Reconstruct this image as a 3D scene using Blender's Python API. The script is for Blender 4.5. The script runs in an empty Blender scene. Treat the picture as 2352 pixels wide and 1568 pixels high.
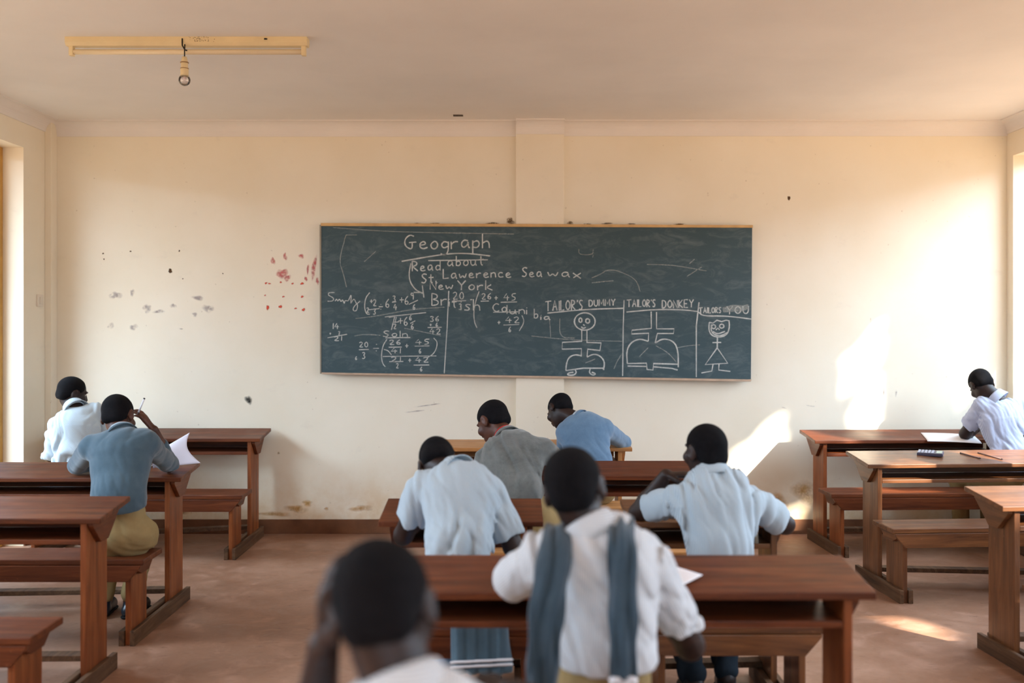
import bpy, bmesh, math, random
import numpy as np
from mathutils import Vector, Matrix

random.seed(11)
rng = np.random.default_rng(7)
C = bpy.context.scene.collection
SC = bpy.context.scene

# ------------------------------------------------------------------ camera, world, sun, daylight, exposure
CAM_H, F_PX, HZ, DEPTH = 1.57, 2287.0, 750.0, 7.56      # eye height, focal length in px, horizon row, end wall distance
XL, XR, ZC, YB = -3.50, 3.758, 3.12, -1.4               # side walls, ceiling, wall behind the viewer
def P(px, py, Y):                                        # a measured point of the room at distance Y
    return Vector(((px - 1176.0) * Y / F_PX, Y, CAM_H - (py - HZ) * Y / F_PX))

cam = bpy.data.cameras.new('camera')
cam_o = bpy.data.objects.new('camera', cam); C.objects.link(cam_o)
cam_o.location = (0, 0, CAM_H); cam_o.rotation_euler = (math.radians(90), 0, 0)
cam.sensor_width = 36.0; cam.lens = F_PX / 2352.0 * 36.0
cam.shift_y = -(784.0 - HZ) / 2352.0
cam.dof.use_dof = True; cam.dof.focus_distance = 6.0; cam.dof.aperture_fstop = 1.4
cam.clip_start = 0.05
SC.camera = cam_o

SC.view_settings.view_transform = 'Standard'
SC.view_settings.look = 'None'
SC.view_settings.gamma = 1.0
SC.view_settings.use_curve_mapping = False
SC.view_settings.exposure = 0.64
try:
    SC.cycles.use_denoising = True
    SC.cycles.max_bounces = 8; SC.cycles.diffuse_bounces = 6
    SC.cycles.sample_clamp_indirect = 6.0
except Exception:
    pass

world = bpy.data.worlds.new('sky'); SC.world = world; world.use_nodes = True
bg = world.node_tree.nodes['Background']
bg.inputs[0].default_value = (0.66, 0.82, 1.0, 1); bg.inputs[1].default_value = 1.8

SUN = Vector((-0.9, 1.0, -0.8)).normalized()
sl = bpy.data.lights.new('sun', 'SUN'); sl.energy = 14.0; sl.angle = math.radians(0.45); sl.color = (1.0, 0.91, 0.78)
so = bpy.data.objects.new('sun', sl); C.objects.link(so)
so.rotation_euler = SUN.to_track_quat('-Z', 'Y').to_euler()

def skylight(name, loc, target, sx, sy, power, col):
    l = bpy.data.lights.new(name, 'AREA'); l.shape = 'RECTANGLE'; l.size = sx; l.size_y = sy
    l.energy = power; l.color = col
    o = bpy.data.objects.new(name, l); C.objects.link(o); o.location = loc
    o.rotation_euler = (Vector(target) - Vector(loc)).to_track_quat('-Z', 'Y').to_euler()
    return o
skylight('daylight_right', (7.6, 3.6, 4.8), (2.4, 3.6, 1.6), 11.0, 2.6, 860, (0.64, 0.81, 1.0))
skylight('daylight_left', (-6.8, 2.8, 4.2), (-2.4, 3.0, 1.4), 10.0, 2.2, 1220, (0.60, 0.80, 1.0))

skylight('fill_behind', (0.4, -5.5, 3.6), (0.4, 2.0, 1.2), 5.0, 2.0, 40, (0.70, 0.84, 1.0))  # added fill lamp, brightens the pupils nearest the viewer

# ------------------------------------------------------------------ helpers
def obj(name, me, mat=None, parent=None):
    o = bpy.data.objects.new(name, me); C.objects.link(o)
    if mat is not None:
        me.materials.clear(); me.materials.append(mat)
    if parent is not None: o.parent = parent
    return o
def tag(o, label, cat, group=None):
    o['label'] = label; o['category'] = cat
    if group: o['group'] = group
    return o
def thing(name, label, cat, loc=(0, 0, 0), rotz=0.0, group=None):
    o = bpy.data.objects.new(name, None); C.objects.link(o)
    o.empty_display_size = 0.1; o.location = loc; o.rotation_euler = (0, 0, rotz)
    return tag(o, label, cat, group)
def struct(o):
    o['kind'] = 'structure'; return o
def bm_mesh(bm, name, bevel=0.0, smooth=False):
    if bevel:
        bmesh.ops.bevel(bm, geom=list(bm.edges), offset=bevel, segments=2, affect='EDGES', profile=0.6)
    bmesh.ops.recalc_face_normals(bm, faces=list(bm.faces))
    me = bpy.data.meshes.new(name); bm.to_mesh(me); bm.free()
    if smooth: me.polygons.foreach_set('use_smooth', [True] * len(me.polygons))
    return me
def add_box(bm, x0, x1, y0, y1, z0, z1):
    v = [bm.verts.new(p) for p in ((x0,y0,z0),(x1,y0,z0),(x1,y1,z0),(x0,y1,z0),(x0,y0,z1),(x1,y0,z1),(x1,y1,z1),(x0,y1,z1))]
    for f in ((0,3,2,1),(4,5,6,7),(0,1,5,4),(1,2,6,5),(2,3,7,6),(3,0,4,7)): bm.faces.new([v[i] for i in f])
def add_prism(bm, poly, a, b, axis):
    """poly in the two other axes, extruded a..b along axis ('x': poly=(y,z); 'y': poly=(x,z); 'z': poly=(x,y))"""
    mk = {'x': lambda p, t: (t, p[0], p[1]), 'y': lambda p, t: (p[0], t, p[1]), 'z': lambda p, t: (p[0], p[1], t)}[axis]
    A = [bm.verts.new(mk(p, a)) for p in poly]; B = [bm.verts.new(mk(p, b)) for p in poly]
    n = len(poly)
    bm.faces.new(A); bm.faces.new(B[::-1])
    for i in range(n): bm.faces.new((A[i], B[i], B[(i+1) % n], A[(i+1) % n]))
def box_mesh(name, *a, bevel=0.0):
    bm = bmesh.new(); add_box(bm, *a); return bm_mesh(bm, name, bevel)
def prism_mesh(name, poly, a, b, axis, bevel=0.0):
    bm = bmesh.new(); add_prism(bm, poly, a, b, axis); return bm_mesh(bm, name, bevel)
def add_tube(bm, pts, rad, seg=10, flat=None):
    """swept tube; rad number or list; flat=(lateral vector, factor) squashes the section across"""
    pts = [Vector(p) for p in pts]; n = len(pts)
    rads = rad if isinstance(rad, (list, tuple)) else [rad] * n
    rings = []; prev = None
    for i, p in enumerate(pts):
        t = (pts[min(i+1, n-1)] - pts[max(i-1, 0)]).normalized()
        ref = prev if prev is not None else (Vector((0, 0, 1)) if abs(t.z) < 0.9 else Vector((1, 0, 0)))
        a = (ref - t * ref.dot(t)).normalized(); b = t.cross(a); prev = a
        rings.append([bm.verts.new(p + (a * math.cos(2*math.pi*k/seg) + b * math.sin(2*math.pi*k/seg)) * rads[i]) for k in range(seg)])
    for i in range(n - 1):
        for k in range(seg):
            bm.faces.new((rings[i][k], rings[i][(k+1) % seg], rings[i+1][(k+1) % seg], rings[i+1][k]))
    bm.faces.new(rings[0][::-1]); bm.faces.new(rings[-1])
def tube_mesh(name, pts, rad, seg=10):
    bm = bmesh.new(); add_tube(bm, pts, rad, seg); return bm_mesh(bm, name, smooth=True)
def lathe_mesh(name, prof, seg=24, center=(0, 0, 0)):
    bm = bmesh.new(); rings = []
    for r, z in prof:
        if r < 1e-6: rings.append([bm.verts.new((center[0], center[1], center[2] + z))])
        else: rings.append([bm.verts.new((center[0] + r*math.cos(2*math.pi*k/seg), center[1] + r*math.sin(2*math.pi*k/seg), center[2] + z)) for k in range(seg)])
    for A, B in zip(rings, rings[1:]):
        for k in range(seg):
            q = [A[k % len(A)], A[(k+1) % len(A)], B[(k+1) % len(B)], B[k % len(B)]]
            u = []
            for v in q:
                if v not in u: u.append(v)
            if len(u) > 2: bm.faces.new(u)
    return bm_mesh(bm, name, smooth=True)

# ------------------------------------------------------------------ materials
def lin(r, g, b):
    f = lambda c: (c/255.0)/12.92 if c/255.0 <= 0.04045 else ((c/255.0 + 0.055)/1.055) ** 2.4
    return (f(r), f(g), f(b), 1.0)
class NT:
    def __init__(s, name):
        s.m = bpy.data.materials.new(name); s.m.use_nodes = True; s.t = s.m.node_tree
        s.b = s.t.nodes['Principled BSDF']
    def n(s, typ, **kw):
        nd = s.t.nodes.new(typ)
        for k, v in kw.items():
            if k.startswith('i_'):
                key = k[2:]; key = int(key) if key.isdigit() else key.replace('_', ' ')
                nd.inputs[key].default_value = v
            else: setattr(nd, k, v)
        return nd
    def l(s, a, b): s.t.links.new(a, b)
    def coords(s, scale=(1, 1, 1), out='Object'):
        tc = s.n('ShaderNodeTexCoord'); mp = s.n('ShaderNodeMapping'); mp.inputs['Scale'].default_value = scale
        s.l(tc.outputs[out], mp.inputs['Vector']); return mp.outputs['Vector']
    def noise(s, vec, scale, detail=4, rough=0.55, dist=0.0):
        nd = s.n('ShaderNodeTexNoise'); nd.inputs['Scale'].default_value = scale; nd.inputs['Detail'].default_value = detail
        nd.inputs['Roughness'].default_value = rough; nd.inputs['Distortion'].default_value = dist
        s.l(vec, nd.inputs['Vector']); return nd.outputs['Fac']
    def ramp(s, fac, stops):
        nd = s.n('ShaderNodeValToRGB'); e = nd.color_ramp.elements
        while len(e) < len(stops): e.new(0.5)
        for i, (p, c) in enumerate(stops):
            e[i].position = p; e[i].color = c if len(c) == 4 else (*c, 1)
        s.l(fac, nd.inputs['Fac']); return nd.outputs['Color']
    def mix(s, fac, a, b, mode='MIX'):
        nd = s.n('ShaderNodeMix', data_type='RGBA', blend_type=mode)
        for sock, v in ((nd.inputs[0], fac), (nd.inputs[6], a), (nd.inputs[7], b)):
            if hasattr(v, 'links'): s.l(v, sock)
            else: sock.default_value = v
        return nd.outputs[2]
    def math(s, op, a, b=0.0, clamp=False):
        nd = s.n('ShaderNodeMath', operation=op, use_clamp=clamp)
        for i, v in enumerate((a, b)):
            if hasattr(v, 'links'): s.l(v, nd.inputs[i])
            else: nd.inputs[i].default_value = v
        return nd.outputs[0]
    def bump(s, h, strength=0.2, dist=0.01):
        nd = s.n('ShaderNodeBump'); nd.inputs['Strength'].default_value = strength; nd.inputs['Distance'].default_value = dist
        s.l(h, nd.inputs['Height']); s.l(nd.outputs[0], s.b.inputs['Normal'])
    def base(s, c):
        if hasattr(c, 'links'): s.l(c, s.b.inputs['Base Color'])
        else: s.b.inputs['Base Color'].default_value = c
    def set(s, rough=0.6, spec=0.5, **k):
        s.b.inputs['Roughness'].default_value = rough
        s.b.inputs['Specular IOR Level'].default_value = spec
        return s.m

def mat_plain(name, col, rough=0.6, spec=0.4, var=0.15, scale=12, bump=0.0):
    t = NT(name); v = t.coords(); f = t.noise(v, scale, 5)
    a = tuple(c * (1 - var) for c in col[:3]) + (1,); b = tuple(min(1, c * (1 + var)) for c in col[:3]) + (1,)
    t.base(t.ramp(f, [(0.3, a), (0.7, b)]))
    if bump: t.bump(t.noise(v, scale * 6, 4), bump, 0.004)
    return t.set(rough, spec)
def mat_wood(name, dark, mid, light, axis='x', rough=0.40, wear=0.35, coat=0.0):
    t = NT(name); k = {'x': (1.2, 16, 16), 'y': (16, 1.2, 16), 'z': (16, 16, 1.2)}[axis]
    info = t.n('ShaderNodeObjectInfo'); tc = t.n('ShaderNodeTexCoord')
    off = t.n('ShaderNodeVectorMath', operation='MULTIPLY_ADD'); off.inputs[0].default_value = (7.3, 5.1, 9.7)
    cx = t.n('ShaderNodeCombineXYZ')
    for i in range(3): t.l(info.outputs['Random'], cx.inputs[i])
    t.l(cx.outputs[0], off.inputs[1]); t.l(tc.outputs['Object'], off.inputs[2])
    mp = t.n('ShaderNodeMapping'); mp.inputs['Scale'].default_value = k; t.l(off.outputs[0], mp.inputs['Vector'])
    g = t.noise(mp.outputs[0], 1.6, 7, 0.62, 0.8)
    col = t.ramp(g, [(0.28, dark), (0.5, mid), (0.74, light)])
    big = t.noise(off.outputs[0], 3.0, 3)
    col = t.mix(t.math('MULTIPLY', t.ramp(big, [(0.35, (0, 0, 0, 1)), (0.7, (1, 1, 1, 1))]), 0.45), col, mid)
    w = t.noise(off.outputs[0], 30, 8, 0.7)
    col = t.mix(t.math('MULTIPLY', t.ramp(w, [(0.62, (0, 0, 0, 1)), (0.72, (1, 1, 1, 1))]), wear * 0.5), col, tuple(min(1, c*1.9+0.03) for c in light[:3]) + (1,))
    t.base(col); t.bump(g, 0.12, 0.004)
    t.l(t.ramp(big, [(0.3, (rough*0.85,)*3), (0.7, (rough*1.35,)*3)]), t.b.inputs['Roughness'])
    t.b.inputs['Specular IOR Level'].default_value = 0.26
    t.b.inputs['Coat Weight'].default_value = coat; t.b.inputs['Coat Roughness'].default_value = 0.22
    return t.m
RED = (lin(50, 22, 11), lin(96, 48, 24), lin(128, 70, 38))
BRN = (lin(56, 32, 18), lin(102, 62, 34), lin(136, 88, 50))
PIN = (lin(140, 92, 50), lin(182, 128, 76), lin(205, 152, 98))
WOOD = {k: {a: mat_wood('%s_wood_%s' % (k, a), *c, axis=a, coat=(0.45 if k == 'brown' else 0.0)) for a in 'xyz'} for k, c in (('red', RED), ('brown', BRN), ('pine', PIN))}
WOOD['red']['z'] = mat_wood('red_wood_z', lin(72, 34, 16), lin(124, 66, 33), lin(160, 94, 50), axis='z')
M_OLD = mat_wood('worn_foot_wood', lin(52, 38, 28), lin(92, 66, 46), lin(124, 94, 68), 'y', 0.6, 0.6)

def mat_wall():
    t = NT('cream_wall_paint'); v = t.coords(); tc = t.n('ShaderNodeTexCoord')
    sep = t.n('ShaderNodeSeparateXYZ'); t.l(tc.outputs['Object'], sep.inputs[0])
    f = t.noise(v, 1.3, 5); g = t.noise(v, 9, 6, 0.65)
    col = t.ramp(f, [(0.3, lin(234, 224, 202)), (0.7, lin(241, 233, 215))])
    # greyish scuffs across the middle, ochre damp and splash dirt near the floor
    sc = t.ramp(t.noise(t.coords((1.2, 1.2, 2.2)), 3.1, 8, 0.7), [(0.6, (0, 0, 0, 1)), (0.76, (1, 1, 1, 1))])
    col = t.mix(t.math('MULTIPLY', sc, 0.18), col, lin(186, 180, 172))
    h = t.math('SUBTRACT', 1.0, t.math('MULTIPLY', sep.outputs[2], 1.75), True)
    dirt = t.math('MULTIPLY', h, t.ramp(t.noise(v, 4.2, 7, 0.65), [(0.32, (0, 0, 0, 1)), (0.62, (1, 1, 1, 1))]), True)
    col = t.mix(t.math('MULTIPLY', dirt, 0.75), col, lin(206, 164, 98))
    sp = t.ramp(t.noise(v, 38, 2, 0.4), [(0.76, (0, 0, 0, 1)), (0.8, (1, 1, 1, 1))])
    col = t.mix(t.math('MULTIPLY', sp, 0.35), col, lin(150, 130, 100))
    t.base(col); t.bump(g, 0.12, 0.006); return t.set(0.85, 0.2)
def mat_floor():
    t = NT('red_earth_cement'); v = t.coords()
    f = t.noise(v, 0.9, 6, 0.6, 0.3); g = t.noise(v, 6.0, 8, 0.68, 0.5); s = t.noise(t.coords((5, 14, 5)), 2.2, 6, 0.7)
    col = t.ramp(f, [(0.3, lin(122, 86, 64)), (0.5, lin(150, 110, 86)), (0.72, lin(174, 137, 114))])
    col = t.mix(t.math('MULTIPLY', t.ramp(g, [(0.5, (0, 0, 0, 1)), (0.7, (1, 1, 1, 1))]), 0.6), col, lin(188, 150, 128))
    col = t.mix(t.math('MULTIPLY', t.ramp(s, [(0.58, (0, 0, 0, 1)), (0.7, (1, 1, 1, 1))]), 0.65), col, lin(100, 62, 44))
    t.base(col); t.bump(g, 0.25, 0.01)
    t.l(t.ramp(g, [(0.3, (0.34,)*3), (0.7, (0.62,)*3)]), t.b.inputs['Roughness'])
    t.b.inputs['Specular IOR Level'].default_value = 0.45
    return t.m
M_WALL, M_FLOOR = mat_wall(), mat_floor()
M_CEIL = mat_plain('pale_ceiling_plaster', lin(234, 231, 228), 0.9, 0.1, 0.04, 1.4, 0.05)
M_COVE = mat_plain('cove_plaster', lin(232, 227, 222), 0.85, 0.15, 0.03, 2.0, 0.05)
M_BASE = mat_plain('brown_skirting_paint', lin(112, 74, 50), 0.75, 0.25, 0.25, 7, 0.2)
M_STEEL = mat_plain('window_frame_paint', lin(196, 176, 130), 0.5, 0.4, 0.08)
M_YDOOR = mat_plain('ochre_door_frame_paint', lin(196, 150, 76), 0.5, 0.4, 0.15)
M_EARTH = mat_plain('bare_red_earth', lin(182, 150, 120), 0.95, 0.1, 0.2, 0.8)
M_ROOF = mat_plain('roof_slab', lin(150, 130, 112), 0.9, 0.1)

# ------------------------------------------------------------------ room shell
T = 0.20
struct(obj('floor', box_mesh('floor', XL - T, XR + T, YB - T, DEPTH + T, -0.12, 0.0), M_FLOOR))
struct(obj('ceiling', box_mesh('ceiling', XL - T, XR + T, YB - T, DEPTH + T, ZC, ZC + 0.15), M_CEIL))
struct(obj('wall_back', box_mesh('wall_back', XL - T, XR + T, DEPTH, DEPTH + T, 0.0, ZC), M_WALL))
bm = bmesh.new()      # unseen wall behind the viewer, with an opening added to let the fill in
for (x0, x1, z0, z1) in ((XL-T, -1.6, 0, ZC), (2.2, XR+T, 0, ZC), (-1.6, 2.2, 0, 0.95), (-1.6, 2.2, 2.75, ZC)): add_box(bm, x0, x1, YB-T, YB, z0, z1)
struct(obj('wall_front', bm_mesh(bm, 'wall_front'), M_WALL))
LINTEL = 2.853
def side_wall(name, x0, x1, openings):
    """openings: list of (y0, y1, sill); one wall with real holes"""
    bm = bmesh.new(); y = YB
    for (a, b, s) in openings:
        add_box(bm, x0, x1, y, a, 0, ZC)
        if s > 0: add_box(bm, x0, x1, a, b, 0, s)
        add_box(bm, x0, x1, a, b, LINTEL, ZC); y = b
    add_box(bm, x0, x1, y, DEPTH, 0, ZC)
    return struct(obj(name, bm_mesh(bm, name), M_WALL))
OPEN_L = [(0.3, 2.5, 0.95), (3.3, 5.4, 0.95), (6.1, 7.134, 0.0)]
OPEN_R = [(-0.1, 1.8, 0.95), (2.2, 4.64, 0.95), (4.95, 7.467, 0.95)]
side_wall('wall_left', XL - T, XL, OPEN_L)
side_wall('wall_right', XR, XR + T, OPEN_R)
def window_frame(name, xc, a, b, s, mat, sec=0.035):
    bm = bmesh.new()
    for (y0, y1, z0, z1) in ((a, a+sec, s, LINTEL), (b-sec, b, s, LINTEL), (a, b, s, s+sec), (a, b, LINTEL-sec, LINTEL)):
        add_box(bm, xc-0.02, xc+0.02, y0, y1, z0, z1)
    return struct(obj(name, bm_mesh(bm, name, 0.003), mat))
for i, (a, b, s) in enumerate(OPEN_L[:2]): window_frame('window_%d' % (i+1), XL - 0.17, a, b, s, M_STEEL)
for i, (a, b, s) in enumerate(OPEN_R): window_frame('window_%d' % (i+3), XR + 0.175, a, b, s, M_STEEL)
a, b, s = OPEN_L[2]
bm = bmesh.new()
for (y0, y1, z0, z1) in ((a, a+0.07, 0, LINTEL), (b-0.07, b, 0, LINTEL), (a+0.07, b-0.07, LINTEL-0.07, LINTEL)):
    add_box(bm, XL-0.198, XL-0.147, y0, y1, z0, z1)
struct(obj('door_1', bm_mesh(bm, 'door_1', 0.004), M_YDOOR))
# corner pier at the left, flat pier in the middle of the end wall
struct(obj('wall_pier_left', box_mesh('wall_pier_left', XL, -3.452, DEPTH-0.10, DEPTH, 0, ZC, bevel=0.004), M_WALL))
struct(obj('wall_pier_back', box_mesh('wall_pier_back', 0.03, 0.392, DEPTH-0.045, DEPTH, 0, ZC, bevel=0.004), M_WALL))
# hollow cove moulding between walls and ceiling
def cove(name, p, q, inward, drop=0.108, run=0.10):
    p, q, n = Vector(p), Vector(q), Vector(inward)
    prof = [(0.0, 0.0), (0.0, -drop), (0.008, -drop)]
    for k in range(1, 8):
        ang = math.pi/2 * k/8
        prof.append((0.008 + (run-0.012) * (1-math.cos(ang)), -drop + (drop-0.008) * math.sin(ang)))
    prof += [(run-0.004, -0.008), (run, -0.008), (run, 0.0)]
    bm = bmesh.new()
    A = [bm.verts.new(p + n*a + Vector((0, 0, b))) for a, b in prof]; B = [bm.verts.new(q + n*a + Vector((0, 0, b))) for a, b in prof]
    bm.faces.new(A); bm.faces.new(B[::-1])
    for i in range(len(A)): bm.faces.new((A[i], B[i], B[(i+1) % len(A)], A[(i+1) % len(A)]))
    return struct(obj(name, bm_mesh(bm, name), M_COVE))
cove('trim_1', (XL, DEPTH, ZC), (0.03, DEPTH, ZC), (0, -1, 0))
cove('trim_2', (0.03, DEPTH-0.045, ZC), (0.392, DEPTH-0.045, ZC), (0, -1, 0), 0.098)
cove('trim_3', (0.392, DEPTH, ZC), (XR, DEPTH, ZC), (0, -1, 0), 0.104)
cove('trim_4', (XL, YB, ZC), (XL, DEPTH, ZC), (1, 0, 0), 0.09)
cove('trim_5', (XR, YB, ZC), (XR, DEPTH, ZC), (-1, 0, 0), 0.09)
struct(obj('baseboard_back', box_mesh('baseboard_back', XL+0.012, XR-0.012, DEPTH-0.012, DEPTH, 0, 0.109, bevel=0.003), M_BASE))
bm = bmesh.new(); add_box(bm, XL, XL+0.012, YB, OPEN_L[2][0], 0, 0.109); add_box(bm, XL, XL+0.012, OPEN_L[2][1], DEPTH-0.1, 0, 0.109)
struct(obj('baseboard_left', bm_mesh(bm, 'baseboard_left'), M_BASE))
struct(obj('baseboard_right', box_mesh('baseboard_right', XR-0.012, XR, YB, DEPTH, 0, 0.109, bevel=0.003), M_BASE))
# ground outside and the roof with its overhang
struct(obj('ground_outside', box_mesh('ground_outside', -40, 40, -40, 40, -0.5, -0.125), M_EARTH))
struct(obj('roof_overhang', prism_mesh('roof_overhang', [(XL-1.25, 2.98), (XL-1.25, 3.04), (XL-0.2, 3.32), (XR+0.2, 3.32), (XR+0.45, 3.24), (XR+0.45, 3.18), (XR+0.2, 3.275), (XL-0.2, 3.275)], YB-0.6, DEPTH+0.6, 'y'), M_ROOF))

# marks on the end wall: paint smears, scuffs, a chipped hole, a scorch
def blob(bm, cx, cz, rx, rz, y, rot=0.0, n=22, rough=0.35):
    if not bm.verts.layers.float.get('core'): bm.verts.layers.float.new('core')
    ph = [random.uniform(0, 6.28) for _ in range(4)]
    vs = []
    for k in range(n):
        t = 2*math.pi*k/n
        r = 1 + rough * (0.5*math.sin(2*t+ph[0]) + 0.35*math.sin(3*t+ph[1]) + 0.25*math.sin(5*t+ph[2]))
        x, z = rx*r*math.cos(t), rz*r*math.sin(t)
        vs.append(bm.verts.new((cx + x*math.cos(rot) - z*math.sin(rot), y, cz + x*math.sin(rot) + z*math.cos(rot))))
    c = bm.verts.new((cx, y, cz)); lay = bm.verts.layers.float.get('core') or bm.verts.layers.float.new('core')
    c[lay] = 1.0
    for k in range(n): bm.faces.new((vs[k], vs[(k+1) % n], c))
def mat_film(name, col, alpha, scale=40, lo=0.35, hi=0.6, edge=1.6):
    t = NT(name); f = t.noise(t.coords(), scale, 6, 0.7)
    t.base(col); a = t.math('MULTIPLY', t.ramp(f, [(lo, (0, 0, 0, 1)), (hi, (1, 1, 1, 1))]), alpha)
    at = t.n('ShaderNodeAttribute'); at.attribute_name = 'core'
    a = t.math('MULTIPLY', a, t.math('MULTIPLY', at.outputs['Fac'], edge, True))
    t.l(a, t.b.inputs['Alpha']); return t.set(0.8, 0.2)
def marks(name, spots, mat, wall_y=DEPTH):
    """spots: (px, py, half width px, half height px, rot degrees)"""
    bm = bmesh.new()
    for s in spots:
        p = P(s[0], s[1], wall_y); k = wall_y / F_PX
        blob(bm, p.x, p.z, s[2]*k, s[3]*k, wall_y - 0.0015, math.radians(s[4] if len(s) > 4 else 0))
    o = obj(name, bm_mesh(bm, name), mat); md = o.modifiers.new('film', 'SOLIDIFY'); md.thickness = 0.001; md.offset = 0
    o.parent = bpy.data.objects['wall_back']
    return o
marks('red_paint_smears', [(627, 599, 6, 9), (655, 589, 5, 9), (692, 588, 8, 5), (721, 615, 5, 32, -6), (707, 618, 3, 12), (648, 628, 13, 13), (660, 638, 8, 8, 30), (703, 640, 4, 6), (729, 645, 4, 9)],
      mat_film('faded_pink_paint', lin(214, 120, 122), 0.75, 60))
marks('red_paint_dots', [(611, 650, 3, 2.5), (619, 651, 3, 2), (645, 648, 3, 2), (672, 651, 3, 2), (694, 651, 5, 2.5), (609, 678, 2, 2), (651, 681, 3, 2), (694, 681, 3, 3), (615, 706, 4, 5), (644, 704, 4, 4), (679, 708, 3, 2), (697, 711, 4, 3.5)],
      mat_film('red_paint', lin(214, 84, 62), 0.95, 90, 0.2, 0.4, 2.2))
marks('grey_scuffs', [(265, 678, 15, 10), (304, 672, 5, 10), (338, 708, 12, 10, 40), (365, 715, 14, 5), (398, 702, 8, 6), (455, 684, 15, 6), (478, 708, 16, 9, -25), (447, 722, 8, 5), (255, 748, 9, 7), (307, 751, 10, 8), (985, 930, 30, 2, 8), (955, 944, 22, 2, 6), (1240, 928, 10, 1.5), (1800, 936, 7, 1.5, -20), (1862, 932, 10, 1.5, -5), (416, 755, 6, 1.5), (2030, 900, 2, 12), (2058, 903, 2, 10)],
      mat_film('grey_hand_marks', lin(180, 170, 172), 0.42, 30))
marks('ochre_damp_stains', [(706, 1155, 14, 8), (680, 1168, 30, 10), (830, 1167, 28, 9), (750, 1168, 7, 4), (630, 1180, 40, 7), (1850, 1130, 30, 34), (1790, 1150, 22, 20), (410, 1175, 30, 8), (640, 1040, 4, 3)],
      mat_film('ochre_damp', lin(206, 156, 70), 0.7, 14, 0.3, 0.7, 1.1))
marks('dark_scorch_mark', [(571, 918, 9, 11), (574, 921, 6, 4, 20)], mat_film('scorch', lin(62, 66, 64), 0.85, 50, 0.3, 0.55, 1.0))
marks('chipped_hole', [(391, 622, 5, 5), (1812, 455, 3, 6), (420, 640, 1.5, 1.5), (512, 628, 1.5, 1.5), (300, 577, 2, 2), (412, 576, 2, 2), (237, 582, 2, 2), (239, 595, 1.8, 1.8), (1590, 660, 1.6, 1.6)],
      mat_film('hole_shadow_earth', lin(84, 60, 38), 1.0, 20, 0.0, 0.1, 2.5))
marks('crumbled_plaster', [(1172, 508, 11, 8), (1130, 513, 18, 2.5), (1050, 515, 12, 2), (1000, 513, 10, 2), (960, 513, 8, 1.6), (880, 514, 10, 1.6), (1310, 513, 9, 5), (1350, 515, 12, 2), (1395, 513, 14, 2), (1450, 514, 9, 1.6), (1500, 517, 13, 1.6), (1560, 515, 16, 2), (1640, 518, 14, 1.6)],
      mat_film('crumbled_plaster_brown', lin(122, 94, 60), 0.9, 70, 0.35, 0.6, 1.6))
# dark slot in the ceiling plaster near the pier
p = P(1053, 276, 7.35)
o = obj('plaster_chip', box_mesh('plaster_chip', p.x-0.036, p.x+0.036, 7.28, 7.33, ZC-0.004, ZC-0.0005, bevel=0.001), mat_plain('dark_chip', lin(60, 46, 36)))
o.parent = bpy.data.objects['ceiling']

# light switch plate on the left wall
t = thing('light_switch', 'small white light switch plate on the left wall near the corner pier', 'light switch', (XL, 7.37, CAM_H + 60*7.37/F_PX))
M_PLATE = mat_plain('white_switch_plastic', lin(226, 216, 200), 0.4, 0.5, 0.05)
obj('switch_plate', box_mesh('switch_plate', 0, 0.012, -0.045, 0.045, -0.045, 0.045, bevel=0.003), M_PLATE, t)
obj('rocker', box_mesh('rocker', 0.012, 0.018, -0.018, 0.018, -0.026, 0.026, bevel=0.002), M_PLATE, t)

# ------------------------------------------------------------------ fluorescent batten and bare bulb
M_BATTEN = mat_plain('cream_enamel', lin(226, 208, 166), 0.45, 0.4, 0.06, 6)
M_TUBE = mat_plain('unlit_tube_glass', lin(226, 210, 178), 0.25, 0.5, 0.03)
M_DARK = mat_plain('black_cable', lin(34, 30, 28), 0.5, 0.4)
M_BRASS = mat_plain('dull_brass', lin(150, 120, 80), 0.4, 0.6)
LY = 5.355; x0, x1 = (155-1176)*LY/F_PX, (708-1176)*LY/F_PX
t = thing('fluorescent_light', 'long cream fluorescent tube fitting fixed flat to the ceiling, unlit', 'ceiling light', ((x0+x1)/2, LY, ZC))
hl = (x1-x0)/2
obj('batten', prism_mesh('batten', [(-0.035, 0), (0.035, 0), (0.035, -0.03), (0.022, -0.046), (-0.022, -0.046), (-0.035, -0.03)], -hl, hl, 'x', 0.002), M_BATTEN, t)
for s in (-1, 1):
    h = obj('tube_holder', box_mesh('tube_holder', s*hl - (0.035 if s > 0 else -0.012), s*hl - (0.012 if s > 0 else -0.035), -0.016, 0.016, -0.095, -0.044, bevel=0.004), M_BATTEN, t)
    obj('contact', tube_mesh('contact', [(s*(hl-0.034), 0.006, -0.072), (s*(hl-0.044), 0.006, -0.072)], 0.006, 8), M_DARK, h)
obj('tube', tube_mesh('tube', [(-hl+0.035, 0, -0.073), (hl-0.035, 0, -0.073)], 0.0145, 16), M_TUBE, t)
obj('cable_stub', tube_mesh('cable_stub', [(-0.018, -0.037, -0.012), (-0.016, -0.042, -0.05), (0.0, -0.05, -0.075), (0.012, -0.05, -0.08)], 0.004, 8), M_DARK, t)
obj('screw', lathe_mesh('screw', [(0, -0.004), (0.009, -0.003), (0.009, 0.003), (0, 0.004)], 12, (hl*0.66, -0.036, -0.014)), M_DARK, t)
bm = bmesh.new()
for _ in range(46):
    bx, bz = random.gauss(0.0, 0.035) + 0.08, random.uniform(-0.03, -0.002)
    s = random.uniform(0.0006, 0.0018); add_box(bm, bx-s, bx+s, -0.0362, -0.035, bz-s, bz+s)
obj('fly_specks', bm_mesh(bm, 'fly_specks'), mat_plain('fly_speck_brown', lin(96, 70, 44)), t)['kind'] = 'stuff'
bx = (428-1176)*LY/F_PX
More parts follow.
